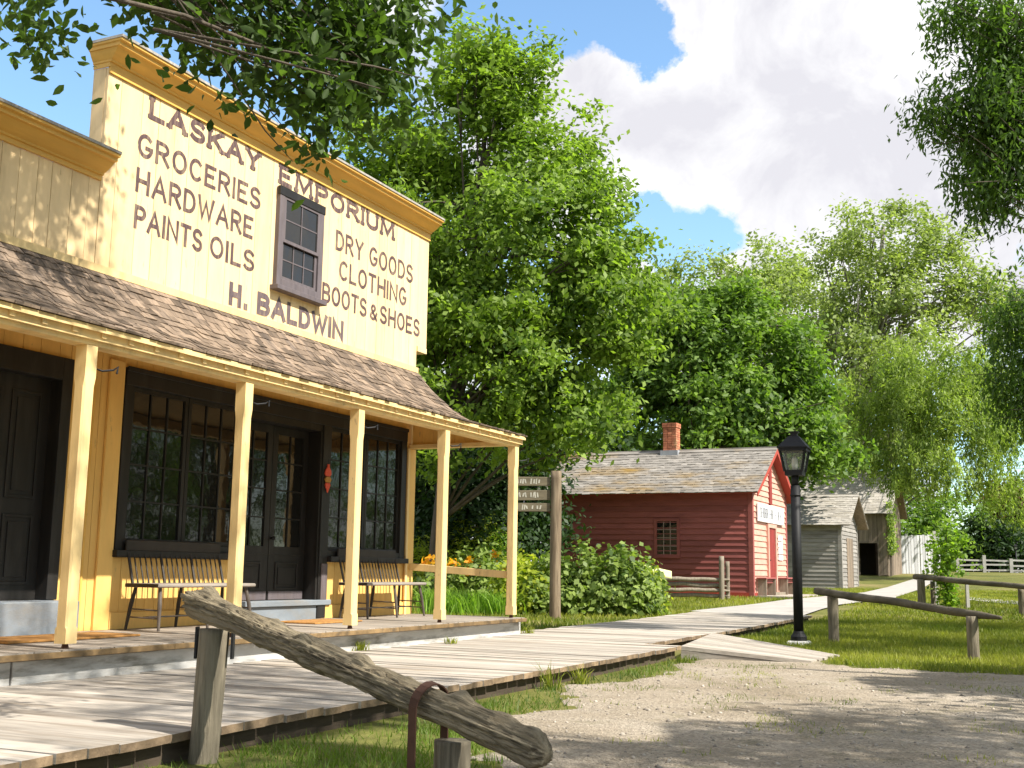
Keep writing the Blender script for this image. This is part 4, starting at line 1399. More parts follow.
# split rail fence beside it
fz0 = hit(722, 600.5)
fn = thing('split_rail_fence', 'short grey split-rail fence in front of the red wall', 'fence', (fz0.x, fz0.y, float(tz(fz0.x, fz0.y))), 0)
k_ = fz0.y/F_PX
log_post(fn, 0, 0, -.1, 43*k_, .075, 31, material='grey_post', n=10, L=8)
log_post(fn, .18, .1, -.1, 38*k_, .06, 33, material='grey_post', n=10, L=8)
for (zl, zr, yy_) in ((20, 20, -.04), (15.5, 14, .03), (10, 9, -.04), (4.5, 4, .03)):
    o, p, d = gnarled(Vector((-57*k_, .25+yy_, zl*k_)), Vector((.22, yy_+.05, zr*k_)), .06, .055, 'rail', 'grey_post', fn, zl, 10, 30, .14)
    o.location = p; o.rotation_mode = 'QUATERNION'; o.rotation_quaternion = d.to_track_quat('X', 'Z')
log_post(fn, -58*k_, .25, -.1, 24*k_, .065, 35, material='grey_post', n=10, L=8)

# grey shed
SH = at(842, 590, 48); SHC = Vector((SH.x, SH.y, float(tz(SH.x, SH.y))))
shed = thing('grey_shed', 'small grey clapboard shed with grey shingle roof behind the red shop', 'shed', SHC, ROT)
W2, L2, H2, G2 = 4.0, 5.6, 2.75, 3.85
wm = MB()
clap_wall(wm, 'x', 0, 0, L2, 0, H2, -1, .17); clap_wall(wm, 'x', W2, 0, L2, 0, H2, 1, .17)
lim2 = lambda z: (max(0, (z-H2)/(G2-H2))*W2/2, W2-max(0, (z-H2)/(G2-H2))*W2/2)
clap_wall(wm, 'y', 0, 0, W2, 0, G2, -1, .17, lim=lim2); clap_wall(wm, 'y', L2, 0, W2, 0, G2, 1, .17, lim=lim2)
wm.rv = .4; wm.box(.02, W2-.02, .02, L2-.02, -.2, H2)
wm.build('wall', 'grey_clap', shed)
MB().box(-.05, .1, -.05, .1, -.1, H2).build('corner_board', 'grey_clap', shed); MB().box(W2-.1, W2+.05, -.05, .1, -.1, H2).build('corner_board', 'grey_clap', shed)
gable_roof(shed, W2, L2, H2+.02, G2+.02, .4, .45, 'grey_shingle', 14, .14, .3, 'brown_board', .3)
dd_ = MB(); x_ = 1.25
while x_ < 2.6: dd_.roll(); dd_.box(x_, x_+.18, -.05, 0, .05, 2.1); x_ += .185
dd_.build('door', 'brown_board', shed)

# grey barn
BN = at(888, 576, 66); BNC = Vector((BN.x, BN.y, float(tz(BN.x, BN.y))))
barn = thing('grey_barn', 'weathered brown-grey board barn with an open doorway behind the shed', 'barn', BNC, ROT)
W3, L3, H3, G3 = 6.0, 7.2, 3.75, 6.0
wm = MB()


def vb_x(mb, x, y0, y1, z0, z1, out):
    y = y0
    while y < y1-.01:
        w_ = min(random.uniform(.18, .34), y1-y); mb.roll(); mb.box(x, x+out*(.03+random.uniform(0, .02)), y+.006, y+w_-.006, z0+random.uniform(0, .06), z1); y += w_


vb_x(wm, 0, 0, .5, 0, H3, -1); vb_x(wm, 0, .5, 1.5, 1.85, H3, -1); vb_x(wm, 0, 1.5, L3, 0, H3, -1)
vb_x(wm, W3, 0, L3, 0, H3, 1)
x_ = 0
while x_ < W3-.01:
    w2_ = min(random.uniform(.18, .34), W3-x_); xm = x_+w2_/2
    zt_ = H3+(G3-H3)*(1-abs(xm-W3/2)/(W3/2))
    for (yy_, s_) in ((0, -1), (L3, 1)):
        wm.roll(); wm.box(x_+.006, x_+w2_-.006, yy_, yy_+s_*(.03+random.uniform(0, .02)), random.uniform(0, .06), zt_)
    x_ += w2_
wm.build('wall', 'brown_board', barn)
ins = MB(); ins.box(.5, W3-.05, .05, L3-.05, -.3, -.02); ins.box(2.5, 2.55, .05, L3-.05, 0, H3); ins.build('inside_wall', 'dark_timber', barn)
dfm = MB(); dfm.box(-.07, 0, .42, .5, 0, 1.93); dfm.box(-.07, 0, 1.5, 1.58, 0, 1.93); dfm.box(-.07, 0, .5, 1.5, 1.85, 1.95); dfm.build('door_frame', 'brown_board', barn)
gable_roof(barn, W3, L3, H3+.02, G3+.02, .4, .4, 'grey_shingle', 15, .16, .34, 'brown_board', .3)

# white board fence, far rail fence
WF0 = at(940, 572.2, 72)
wf = thing('board_fence', 'tall white vertical-board fence with a ragged top beyond the barn', 'fence', (WF0.x, WF0.y, float(tz(WF0.x, WF0.y))), ROT+R(24))
# local +y runs away to the left in the picture
y_ = 0
wp = MB()
while y_ < 3.2:
    w2_ = random.uniform(.14, .2); wp.roll(); hh = 2.42+random.uniform(-.08, .1)-.02*y_
    wp.box(-.02-random.uniform(0, .04), .02, y_+.014, y_+w2_-.014, .0, hh); y_ += w2_
wp.build('boards', 'white_paint', wf)
wq = MB(); wq.box(.021, .08, 0, 3.2, .4, .5); wq.box(.021, .08, 0, 3.2, 1.9, 2.0); wq.build('rails', 'white_paint', wf)
wq = MB(); wq.box(.02, .14, -.06, .08, 0, 2.5); wq.box(.02, .14, 3.1, 3.22, 0, 2.4); wq.build('posts', 'white_paint', wf)

ff0 = at(958, 573.8, 84)
ff_ = thing('rail_fence', 'long pale grey post-and-rail fence across the far lawn', 'fence', (ff0.x, ff0.y, float(tz(ff0.x, ff0.y))), R(-12))
for i in range(8):
    hh = 1.0 if i % 3 != 1 else 1.22
    MB().box(i*1.8-.11, i*1.8+.11, -.1, .1, -.25, hh).build('post', 'fence_grey', ff_)
rl = MB()
for z_ in (.2, .52, .85):
    for i in range(7):
        rl.roll(); rl.beam((i*1.8, .03, z_+random.uniform(-.05, .05)), ((i+1)*1.8, .03, z_+random.uniform(-.05, .05)), .07, .12)
rl.build('rails', 'fence_grey', ff_)


# ------------------------------------------------------------------ vegetation
def unit(a):
    return a/np.maximum(np.linalg.norm(a, axis=1, keepdims=True), 1e-6)


def leaf_geo(C, size, nrm_bias, rng, aspect=.5, hang=None, fold=.12, fine=False):
    """C (N,3) centres, size (N,), returns verts, quads"""
    n = len(C)
    nn_ = unit(nrm_bias + rng.normal(0, .75, (n, 3)))
    t = rng.normal(0, 1, (n, 3))
    if hang is not None: t = t*.5 + hang
    t = unit(t - nn_*(t*nn_).sum(1, keepdims=True))
    b = np.cross(nn_, t)
    s = size[:, None]
    if fine:                                                    # pointed oval leaf, folded along its rib
        q = [C-t*s*.5, C+b*s*aspect*.42-t*s*.22+nn_*s*fold*.5, C+b*s*aspect*.42+t*s*.14+nn_*s*fold*.5, C+t*s*.5-nn_*s*.06,
             C-b*s*aspect*.42+t*s*.14+nn_*s*fold*.5, C-b*s*aspect*.42-t*s*.22+nn_*s*fold*.5]
        V = np.stack(q, 1).reshape(-1, 3); k = np.arange(n)*6
        return V, np.concatenate([np.stack([k, k+1, k+2, k+3], 1), np.stack([k, k+3, k+4, k+5], 1)])
    V = np.stack([C - t*s*.5, C + b*s*aspect*.5 - t*s*.02 + nn_*s*fold*.5, C + t*s*.5, C - b*s*aspect*.5 - t*s*.02 + nn_*s*fold*.5], 1).reshape(-1, 3)
    F = np.arange(4*n).reshape(n, 4)
    return V, F


LIT = []


def prune(P):
    """leave gaps where the photograph's sun reaches the shop front and the yard"""
    s = np.array(SUNV)
    keep_ = np.ones(len(P), bool)
    sx_, sy_ = to_store(P)
    # facade y=0
    dn_ = -(s[0]*NN.x+s[1]*NN.y)
    dx_ = s[0]*D.x+s[1]*D.y
    t = sy_/dn_
    fx_, fz_ = sx_-dx_*t, P[:, 2]-s[2]*t
    nzv = np.array([mnoise.noise(Vector((a*1.3, b*1.3, 0))) for a, b in zip(fx_, fz_)])
    keep_ &= ~((t > 0) & (fx_ > 8.75+nzv*.5+np.clip(5.0-fz_, -.6, .6)*.3) & (fx_ < 15.8) & (fz_ > 3.9) & (fz_ < 6.7))
    # porch roof / posts (plane y=-1.8)
    t = (sy_+1.8)/dn_
    fx_, fz_ = sx_-dx_*t, P[:, 2]-s[2]*t
    keep_ &= ~((t > 0) & (fx_ > 9.6+nzv*.9) & (fx_ < 15.8) & (fz_ > .3) & (fz_ < 3.9))
    # ground
    t = P[:, 2]/s[2]
    gxx, gyy = P[:, 0]-s[0]*t, P[:, 1]-s[1]*t
    q = np.stack([gxx, gyy, 0*gxx], 1); ux, uy = to_store(q)
    keep_ &= ~((uy > -4.5) & (uy < -1.6) & (ux > 8.6+nzv*1.4) & (ux < 21))
    lim_ = np.interp(ux, [6, 8, 10, 12, 14], [-5.7, -6.1, -6.6, -6.9, -7.0])
    keep_ &= ~((uy <= -4.5) & (uy > lim_+nzv*.8) & (ux > 6.0+nzv) & (ux < 16))
    return keep_


def tree(name, label, cat, base, trunk_pts, trunk_r, ell, nclump, per, rc, lsize, leafm, barkm='bark', seed=0, droop=0, limbs=16, do_prune=False, group=None, hole=0.0, flat=.75, up=.7, aspect=.55, shell=.45, limb_r=.32, fine=False, free=0, freew=1.0):
    rng = np.random.default_rng(seed); rnd = random.Random(seed)
    base = Vector(base)
    root = thing(name, label, cat, base, 0, group)
    E = np.array(ell, float)
    vol = E[:, 3]*E[:, 4]*E[:, 5]
    pw = vol**.8
    if free:
        pw = pw/pw.sum(); pw[:free] *= freew/pw[:free].sum(); pw[free:] *= (1-freew)/pw[free:].sum()
    pw = pw/pw.sum(); C = []; CE = []
    while len(C) < nclump:
        ei = rng.choice(len(E), p=pw); e = E[ei]
        d = rng.normal(0, 1, 3); d /= np.linalg.norm(d)
        r = shell+(1-shell)*rng.random()**.6
        r *= 1+.16*mnoise.noise(Vector((d[0]*2.2+seed, d[1]*2.2, d[2]*2.2)))*2
        p = e[:3]+d*r*e[3:6]
        if hole and mnoise.noise(Vector(p*.45+seed)) < hole-.5+.0: continue
        C.append(p); CE.append(ei)
    C = np.array(C); CE = np.array(CE)
    cl = rng.integers(0, nclump, nclump*per)
    P = C[cl]+rng.normal(0, 1, (len(cl), 3))*rc*np.array([1, 1, flat])*rng.uniform(.5, 1.15, (len(cl), 1))
    hang = None
    if droop:
        k = rng.random(len(P)); P[:, 2] -= k*droop*rng.uniform(.2, 1, len(P))[:]; hang = np.array([0, 0, -1.6])
        st_ = (np.floor(rng.random(len(P))*7)).astype(int)
        jit = rng.normal(0, rc*.55, (nclump, 7, 2))
        P[:, :2] = C[cl][:, :2] + jit[cl, st_] + rng.normal(0, .08, (len(P), 2))
    ctr = E[:, :3].mean(0)
    nb = unit(P-ctr)*.5+np.array([0, 0, up])
    if do_prune:
        W = P+np.array(base); kp_ = prune(W) | (CE[cl] < free); P, nb, cl = P[kp_], nb[kp_], cl[kp_]
    sz = lsize*rng.uniform(.6, 1.25, len(P))
    V, F = leaf_geo(P, sz, nb, rng, aspect, hang, fine=fine)
    cv = rng.random(nclump)
    var = np.clip(.55*rng.random(len(P))+.45*cv[cl], 0, 1)
    if fine: var = np.tile(var, 2)
    add_obj('crown', np_mesh('crown', V, F, var), leafm, root)
    # trunk and limbs, one mesh
    mb = MB()
    tp = [Vector(p) for p in trunk_pts]
    rad = [trunk_r*(1-.75*i/(len(tp)-1)) for i in range(len(tp))]; rad[0] = trunk_r*1.3
    mb.tube(tp, rad, 10)
    order = list(range(nclump)); rnd.shuffle(order)
    for i in order[:limbs]:
        q = Vector(C[i])
        if do_prune and CE[i] >= free and not prune(np.array([q+base]))[0]: continue
        t = rnd.uniform(.35, .95)*(len(tp)-1); k = min(int(t), len(tp)-2); s0 = tp[k].lerp(tp[k+1], t-k)
        if q.z < s0.z-1.5:
            s0 = tp[max(1, k//2)]
        r0 = trunk_r*limb_r*(1-.5*t/(len(tp)-1))
        mid = s0.lerp(q, .5)+Vector((rnd.uniform(-.3, .3), rnd.uniform(-.3, .3), (q-s0).length*.08))
        m1 = s0.lerp(mid, .5)+Vector((rnd.uniform(-.15, .15), rnd.uniform(-.15, .15), .1))
        mb.tube([s0, m1, mid, mid.lerp(q, .6)+Vector((0, 0, .1)), q], [r0, r0*.8, r0*.55, r0*.35, r0*.15], 6)
        for _ in range(3):
            q2 = q+Vector(rng.normal(0, rc*1.1, 3)); mb.tube([mid.lerp(q, .55), mid.lerp(q2, .9), q2], [r0*.3, r0*.2, r0*.08], 4)
    mb.build('trunk', barkm, root, smooth=True)
    return root


def g0(px, py_base, Y):
    p = at(px, py_base, Y); return Vector((p.x, p.y, float(tz(p.x, p.y))))


def L3v(base, px, py, Y):
    return at(px, py, Y)-base


def ell_at(base, px, py, Y, rpx, rpy, ry=None):
    k = Y/F_PX; c = L3v(base, px, py, Y)
    return (c.x, c.y, c.z, rpx*k, ry if ry else rpx*k, rpy*k)


# big bright tree behind the store
b0 = g0(436, 600, 29)
ell = [ell_at(b0, 470, 130, 29, 95, 105), ell_at(b0, 520, 260, 28.5, 125, 110), ell_at(b0, 420, 250, 30, 130, 120), ell_at(b0, 570, 350, 28, 105, 85),
       ell_at(b0, 470, 380, 28.5, 110, 100), ell_at(b0, 585, 420, 28, 60, 36, 1.6), ell_at(b0, 585, 330, 28, 85, 90), ell_at(b0, 460, 75, 29, 55, 48), ell_at(b0, 500, 95, 28.8, 45, 50), ell_at(b0, 550, 190, 28.5, 60, 70), ell_at(b0, 585, 130, 28.5, 14, 30), ell_at(b0, 636, 352, 28, 36, 40), ell_at(b0, 585, 190, 28.5, 45, 60), ell_at(b0, 625, 260, 28.3, 30, 50), ell_at(b0, 630, 385, 29, 40, 40), ell_at(b0, 400, 80, 30, 45, 50), ell_at(b0, 385, 140, 30, 60, 80)]
tree('broadleaf_tree', 'big bright green tree rising behind the shop roof', 'tree', b0, [(0, 0, -.1), (.05, .1, 2), (.2, .2, 4), (.5, .1, 6.5), (.8, 0, 9), (1.0, 0, 12.5)], .24, ell, 860, 115, .31, .185, 'leaf_maple', 'bark', 1, limbs=70, hole=.24, shell=.4, limb_r=.34)
# darker tree behind the red shop
b1 = g0(690, 570, 50)
ell = [ell_at(b1, 720, 350, 50, 80, 65), ell_at(b1, 680, 410, 49, 75, 60), ell_at(b1, 775, 415, 49, 65, 65), ell_at(b1, 740, 325, 50, 50, 42), ell_at(b1, 800, 445, 48, 50, 42), ell_at(b1, 660, 350, 51, 45, 60), ell_at(b1, 725, 455, 49, 90, 38), ell_at(b1, 785, 365, 50, 42, 45), ell_at(b1, 625, 400, 51, 45, 60)]
tree('broadleaf_tree', 'dense mid-green tree directly behind the red shop chimney', 'tree', b1, [(0, 0, -.1), (.2, 0, 3), (.5, 0, 6), (.8, 0, 9), (1, 0, 12)], .38, ell, 440, 130, .46, .29, 'leaf_deep', 'bark', 2, limbs=60, hole=.28, shell=.5)
# pale trees behind
b2_ = g0(730, 565, 85)
ell = [ell_at(b2_, 765, 265, 85, 50, 36), ell_at(b2_, 705, 285, 85, 55, 34), ell_at(b2_, 660, 310, 84, 40, 45), ell_at(b2_, 805, 295, 85, 45, 50), ell_at(b2_, 745, 330, 84, 90, 60), ell_at(b2_, 735, 450, 84, 110, 80), ell_at(b2_, 800, 400, 84, 60, 80)]
tree('broadleaf_tree', 'pale grey-green tree showing over the dark tree behind the red shop', 'tree', b2_, [(0, 0, -.1), (0, 0, 5), (.5, 0, 12), (1, 0, 19)], .5, ell, 430, 90, .70, .38, 'leaf_pale', 'pale_bark', 3, limbs=30, hole=.22)
b3 = g0(850, 565, 72)
ell = [ell_at(b3, 885, 245, 72, 65, 46), ell_at(b3, 850, 290, 72, 55, 62), ell_at(b3, 930, 270, 72, 58, 55), ell_at(b3, 890, 330, 71, 75, 65), ell_at(b3, 840, 380, 71, 60, 70), ell_at(b3, 975, 300, 72, 50, 38), ell_at(b3, 860, 445, 70, 70, 50), ell_at(b3, 940, 420, 70, 75, 48), ell_at(b3, 1000, 320, 72, 34, 35), ell_at(b3, 985, 390, 70, 40, 45)]
tree('broadleaf_tree', 'tall airy pale tree with grey limbs showing, right of the red shop', 'tree', b3, [(0, 0, -.1), (.5, 0, 4), (1.0, 0, 9), (2.2, 0, 15), (2.8, 0, 22)], .42, ell, 560, 70, .55, .32, 'leaf_pale', 'pale_bark', 4, limbs=70, hole=.30, limb_r=.42)
b4 = g0(880, 572, 76)
ell = [ell_at(b4, 920, 400, 60, 70, 40), ell_at(b4, 890, 430, 60, 45, 40), ell_at(b4, 965, 430, 59, 55, 45), ell_at(b4, 935, 470, 59, 60, 30), ell_at(b4, 985, 410, 59, 30, 40), ell_at(b4, 998, 465, 59, 24, 30), ell_at(b4, 960, 480, 58, 40, 18), ell_at(b4, 855, 440, 60, 40, 36), ell_at(b4, 1022, 440, 60, 34, 50), ell_at(b4, 1015, 500, 60, 26, 25), ell_at(b4, 935, 370, 60, 60, 34), ell_at(b4, 880, 390, 60, 45, 34)]
tree('willow_tree', 'bright yellow-green willow trailing over the barn and white fence', 'tree', b4, [(0, .5, -.1), (0, .5, 3), (0, -1.5, 6), (-.4, -6, 9), (-.4, -10, 11)], .22, ell, 520, 90, .5, .26, 'leaf_willow', 'pale_bark', 5, droop=.6, limbs=40, hole=.2, aspect=.3)
# shaded growth behind the porch end
b5 = g0(480, 590, 34)
ell = [ell_at(b5, 450, 470, 34, 60, 60), ell_at(b5, 520, 490, 34, 50, 60), ell_at(b5, 420, 510, 35, 40, 55), ell_at(b5, 480, 540, 34, 80, 35)]
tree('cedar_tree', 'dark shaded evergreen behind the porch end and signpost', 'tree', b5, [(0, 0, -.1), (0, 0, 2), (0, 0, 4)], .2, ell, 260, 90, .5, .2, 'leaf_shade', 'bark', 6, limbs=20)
b6 = g0(415, 590, 40)
ell = [ell_at(b6, 400, 460, 40, 60, 90), ell_at(b6, 350, 420, 40, 60, 100), ell_at(b6, 520, 450, 42, 90, 60)]
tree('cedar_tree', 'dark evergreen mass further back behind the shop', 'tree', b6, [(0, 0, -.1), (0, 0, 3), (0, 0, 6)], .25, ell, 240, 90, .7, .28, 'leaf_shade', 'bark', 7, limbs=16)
# far tree line at the right
for i, (px, py, rpx, rpy, Yd, lm, lab) in enumerate([
        (955, 530, 45, 42, 96, 'leaf_deep', 'dark green tree beyond the far rail fence, behind the sapling'),
        (1008, 505, 22, 26, 98, 'leaf_red', 'rusty reddish-leaved tree at the right edge beyond the far fence'),
        (995, 545, 34, 26, 94, 'leaf_shade', 'low dark bush beyond the far rail fence'),
        (905, 520, 45, 50, 90, 'leaf_deep', 'deep green tree behind the white board fence'),
        (840, 520, 60, 45, 88, 'leaf_deep', 'deep green tree behind the barn roof'),
        (1060, 520, 40, 50, 97, 'leaf_deep', 'green tree beyond the right end of the far fence')]):
    bb_ = g0(px, 571, Yd)
    ell = [ell_at(bb_, px, py, Yd, rpx, rpy), ell_at(bb_, px-rpx*.4, py+rpy*.4, Yd, rpx*.7, rpy*.6), ell_at(bb_, px+rpx*.4, py+rpy*.5, Yd, rpx*.7, rpy*.6)]
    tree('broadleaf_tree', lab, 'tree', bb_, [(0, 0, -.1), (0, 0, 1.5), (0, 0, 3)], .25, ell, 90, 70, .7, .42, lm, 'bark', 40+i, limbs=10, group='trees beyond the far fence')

# overhead foliage, top left: tree standing left of the camera
b7 = Vector((-4.2, 1.6, 0))
spec = [(195, 0, 5.2, 80, 26), (300, 15, 5.3, 85, 42), (305, 78, 5.2, 45, 34), (370, 48, 5.5, 52, 42), (405, 0, 5.6, 38, 20), (18, 2, 5.0, 42, 26), (392, 105, 5.6, 30, 22), (232, 52, 5.2, 30, 22), (318, 122, 5.2, 20, 16), (160, -15, 5.2, 60, 22), (36, 26, 5.0, 20, 16)]
ell = [ell_at(b7, a, b, c, d, e, .45) for a, b, c, d, e in spec]
ell += [(1.8, 1.5, 4.6, 1.6, 1.6, .7), (2.6, 2.2, 4.9, 1.4, 1.4, .7), (0, 0, 5.2, 2.2, 2.2, 1.2), (3.2, 3.3, 4.5, 1.3, .9, .5)]
tl = tree('ash_tree', 'dark leafy branches of a tree hanging in at the top left', 'tree', b7, [(0, 0, -.1), (.1, 0, 1.5), (.3, .2, 3), (.6, .5, 4.2), (.9, .9, 5.2)], .2, ell, 560, 14, .14, .074, 'leaf_overhead', 'bark', 8, limbs=20, do_prune=True, up=.5, aspect=.5, shell=.1, limb_r=.16, fine=True, free=11, freew=.60)

# tree by the left end of the shop: its upper boughs dapple the false front
b10 = Vector((-3.2, 3.0, 0))
ell = []
for (fx_, fz_, t_, ra, rb, rc_) in [(7.0, 4.75, 4.2, .75, .6, .28), (7.9, 4.85, 4.6, .55, .5, .3), (6.4, 4.5, 4.0, .7, .5, .3), (8.3, 5.3, 5.0, .3, .3, .35), (6.7, 3.5, 3.4, .6, .5, .25), (7.9, 3.75, 3.6, .4, .4, .18), (5.4, 4.6, 4.0, .7, .6, .4)]:
    q_ = sw(fx_, 0, fz_)+SUNV*t_-b10
    ell.append((q_.x, q_.y, q_.z, ra, rb, rc_))
tree('ash_tree', 'slender tree out of frame at the left, dappling the shop false front', 'tree', b10, [(0, 0, -.1), (.05, .2, 2), (0, .8, 4), (.1, 2, 5.8), (.2, 3.2, 7)], .12, ell, 320, 23, .14, .09, 'leaf_overhead', 'bark', 12, limbs=50, up=.5, aspect=.5, shell=.1, limb_r=.18, fine=True)

# tree at the right whose boughs hang in at the edge and shade the yard
b8 = Vector((11.2, 16, 0))
spec = [(1010, 40, 16, 55, 55), (990, 110, 16, 50, 42), (1000, 165, 16, 38, 38), (992, 195, 16, 24, 18), (965, 10, 16, 30, 22), (945, 95, 16, 22, 14), (1030, 100, 16, 50, 60)]
ell = [ell_at(b8, a, b, c, d, e, .9) for a, b, c, d, e in spec]
ell += [(0, 0, 7, 3.0, 3.0, 2.2), (-1, -3, 6.5, 2.6, 2.4, 1.8), (1.5, -2, 8.5, 2.6, 2.6, 2), (-2.2, -1.6, 5.6, 1.8, 1.6, 1.1), (-1.5, 2.6, 6.5, 1.8, 1.8, 1.6)]
tree('locust_tree', 'dark fine-leaved boughs drooping in at the top right edge', 'tree', b8, [(0, 0, -.1), (.1, 0, 2), (0, .1, 4), (-.2, 0, 6.5), (-.3, 0, 9)], .22, ell, 640, 58, .30, .125, 'leaf_locust', 'bark', 9, droop=.35, limbs=60, do_prune=True, aspect=.35, shell=.2, free=7, freew=.6, limb_r=.22)
b9 = Vector((13.5, 21, 0))
spec = [(1022, 330, 21, 26, 36), (1030, 385, 21, 34, 40), (1020, 300, 21, 16, 16)]
ell = [ell_at(b9, a, b, c, d, e, 1.0) for a, b, c, d, e in spec]
ell += [(0, 0, 6.5, 3.2, 3, 2.2), (-1.2, -2.5, 6.0, 2.2, 2.2, 1.6), (-1, 1, 4.6, 2, 2, 1.2)]
tree('locust_tree', 'dark fine-leaved bough at the right edge, below the top one', 'tree', b9, [(0, 0, -.1), (0, .1, 2), (-.1, 0, 4), (0, 0, 7)], .2, ell, 330, 50, .34, .12, 'leaf_locust', 'bark', 10, droop=.5, limbs=40, do_prune=True, aspect=.38, shell=.2, free=3, freew=.45, limb_r=.22)
# tall trees beside and behind the camera (their shade falls on the yard and shop, and they mirror in the windows)
for i, (bx, by, ell, nc, lab) in enumerate([
        (9.5, 1.5, [(0, 0, 8, 3.2, 3, 3), (-2.5, 1.5, 10.5, 2.6, 2.2, 2), (-1, 2.5, 7, 2.4, 2.2, 1.5), (-3, -1, 8, 2.2, 2.2, 1.6), (-8.4, 5.0, 11.9, 1.7, 1.4, 1.2), (-5.5, 3.5, 10.5, 1.6, 1.4, 1.0), (-8.4, 4.2, 9.9, 1.3, 1.0, .8)], 480, 'tall leafy tree out of frame on the right side of the yard'),
        (6.5, -4.5, [(0, 0, 7, 3, 3, 2.6), (-2, 1.5, 6, 2.2, 2.2, 1.4), (-2.5, 2.5, 8, 2.4, 2.4, 1.6)], 230, 'leafy tree out of frame behind the camera'),
        (10.2, 8.6, [(0, 0, 5.6, 2.4, 2.2, 1.6), (-1.2, 1.2, 4.6, 1.4, 1.2, .7), (-.5, -1.8, 5, 1.8, 1.5, 1)], 200, 'leafy tree out of frame beside the gravel yard'),
        (17, 8, [(0, 0, 6, 4, 4, 5), (-1, 3, 4, 3, 3, 3.5)], 230, 'round leafy tree out of frame far to the right'),
        (19, 17, [(0, 0, 6, 3.6, 4.5, 5.5), (0, -3, 3.5, 3, 3, 3.5), (0, 4, 3.5, 3, 3, 3.5)], 300, 'broad leafy tree out of frame at the far right'),
        (22, 26, [(0, 0, 6, 4, 4.5, 5.5), (-.5, -3, 3.5, 3, 3, 3.5)], 260, 'leafy tree out of frame beyond the right lawn'),
        (27, 37, [(0, 0, 6, 4, 5.5, 6), (0, -3, 3.5, 3, 4, 3.5), (0, 4, 3.5, 3, 4, 3.5)], 260, 'wide leafy tree out of frame beyond the far rails')]):
    tree('locust_tree', lab, 'tree', (bx, by, 0), [(0, 0, -.1), (.1, .1, 3), (0, 0, 6), (0, 0, 9)], .24, ell, nc, 70, .36, .14 if i < 2 else .22, 'leaf_locust' if i < 2 else 'leaf_deep', 'bark', 20+i, limbs=30, do_prune=i < 3, aspect=.45, shell=.25, group='trees around the yard')


def shrub(name, label, px, py, Yd, rpx, top, leafm, n, ls, seed, stem='stem_green', flat=False, group=None, ry=.9, cat='shrub', up=.6, asp=.75, rc=.16, per=26):
    bb_ = hit(px, py); Yd = bb_.y; k = Yd/F_PX
    bb_.z = float(tz(bb_.x, bb_.y))
    H = (py-top)*k; rx = rpx*k
    rng = np.random.default_rng(seed)
    root = thing(name, label, cat, bb_, 0, group)
    C = []
    for _ in range(n):
        d = rng.normal(0, 1, 3); d /= np.linalg.norm(d); d[2] = abs(d[2])
        r = .55+.45*rng.random()**.5
        r *= 1+.2*mnoise.noise(Vector((d[0]*3+seed, d[1]*3, d[2]*3)))*2
        C.append((d[0]*r*rx, d[1]*r*ry, .05+d[2]*r*H*.95 if rng.random() < .8 else rng.random()*H*.5))
    C = np.array(C)
    cl = rng.integers(0, n, n*per)
    P = C[cl]+rng.normal(0, rc, (len(cl), 3)); P[:, 2] = np.maximum(P[:, 2], .03)
    nb = unit(P-np.array([0, 0, H*.3]))*.8+np.array([0, 0, up])
    V, F = leaf_geo(P, ls*rng.uniform(.6, 1.25, len(P)), nb, rng, asp)
    cv = rng.random(n)
    add_obj('foliage', np_mesh('foliage', V, F, np.clip(.55*rng.random(len(P))+.45*cv[cl], 0, 1)), leafm, root)
    mb = MB()
    for i in range(10):
        q = Vector(C[i]); mb.tube([(q.x*.2, q.y*.2, -.03), (q.x*.6, q.y*.6, q.z*.5), q], [.014, .011, .005], 5)
    mb.build('stems', stem, root)
    return root, bb_, rx, H


shrub('leafy_shrub', 'large round leafy shrub between the signpost and the reading panel', 612, 614, 25, 50, 556, 'leaf_shrub', 190, .15, 51, ry=1.0, rc=.13, group='shrubs by the boardwalk')
shrub('leafy_shrub', 'leafy shrub straight behind the signpost', 556, 613, 25, 42, 562, 'leaf_shrub', 140, .15, 52, ry=.9, rc=.13, group='shrubs by the boardwalk')
shrub('leafy_shrub', 'yellow-tipped shrub between the last porch post and the signpost', 525, 612, 25, 34, 558, 'leaf_golden', 120, .13, 53, ry=.8, rc=.13, group='shrubs by the boardwalk')
shrub('leafy_shrub', 'low end of the shrub row beside the reading panel', 643, 610, 26, 16, 568, 'leaf_golden', 60, .13, 54, ry=.6, rc=.12, group='shrubs by the boardwalk')
shrub('leafy_shrub', 'dark leafy shrub behind the porch handrail', 470, 606, 28, 48, 556, 'leaf_shrub', 150, .14, 55, ry=.9, rc=.14, group='shrubs by the boardwalk')
shrub('goldenrod_clump', 'tall yellow-green plants rising behind the porch handrail', 470, 596, 32, 56, 520, 'leaf_golden', 170, .12, 56, ry=1.0, asp=.35, group='garden plants')
shrub('goldenrod_clump', 'yellow-green plants between the corner of the shop and the bench', 422, 596, 32, 22, 540, 'leaf_golden', 90, .12, 57, ry=.8, asp=.35, group='garden plants')
shrub('goldenrod_clump', 'fresh green plants left of the last porch post', 500, 598, 30, 22, 530, 'leaf_lily', 90, .12, 58, ry=.7, asp=.35, group='garden plants')


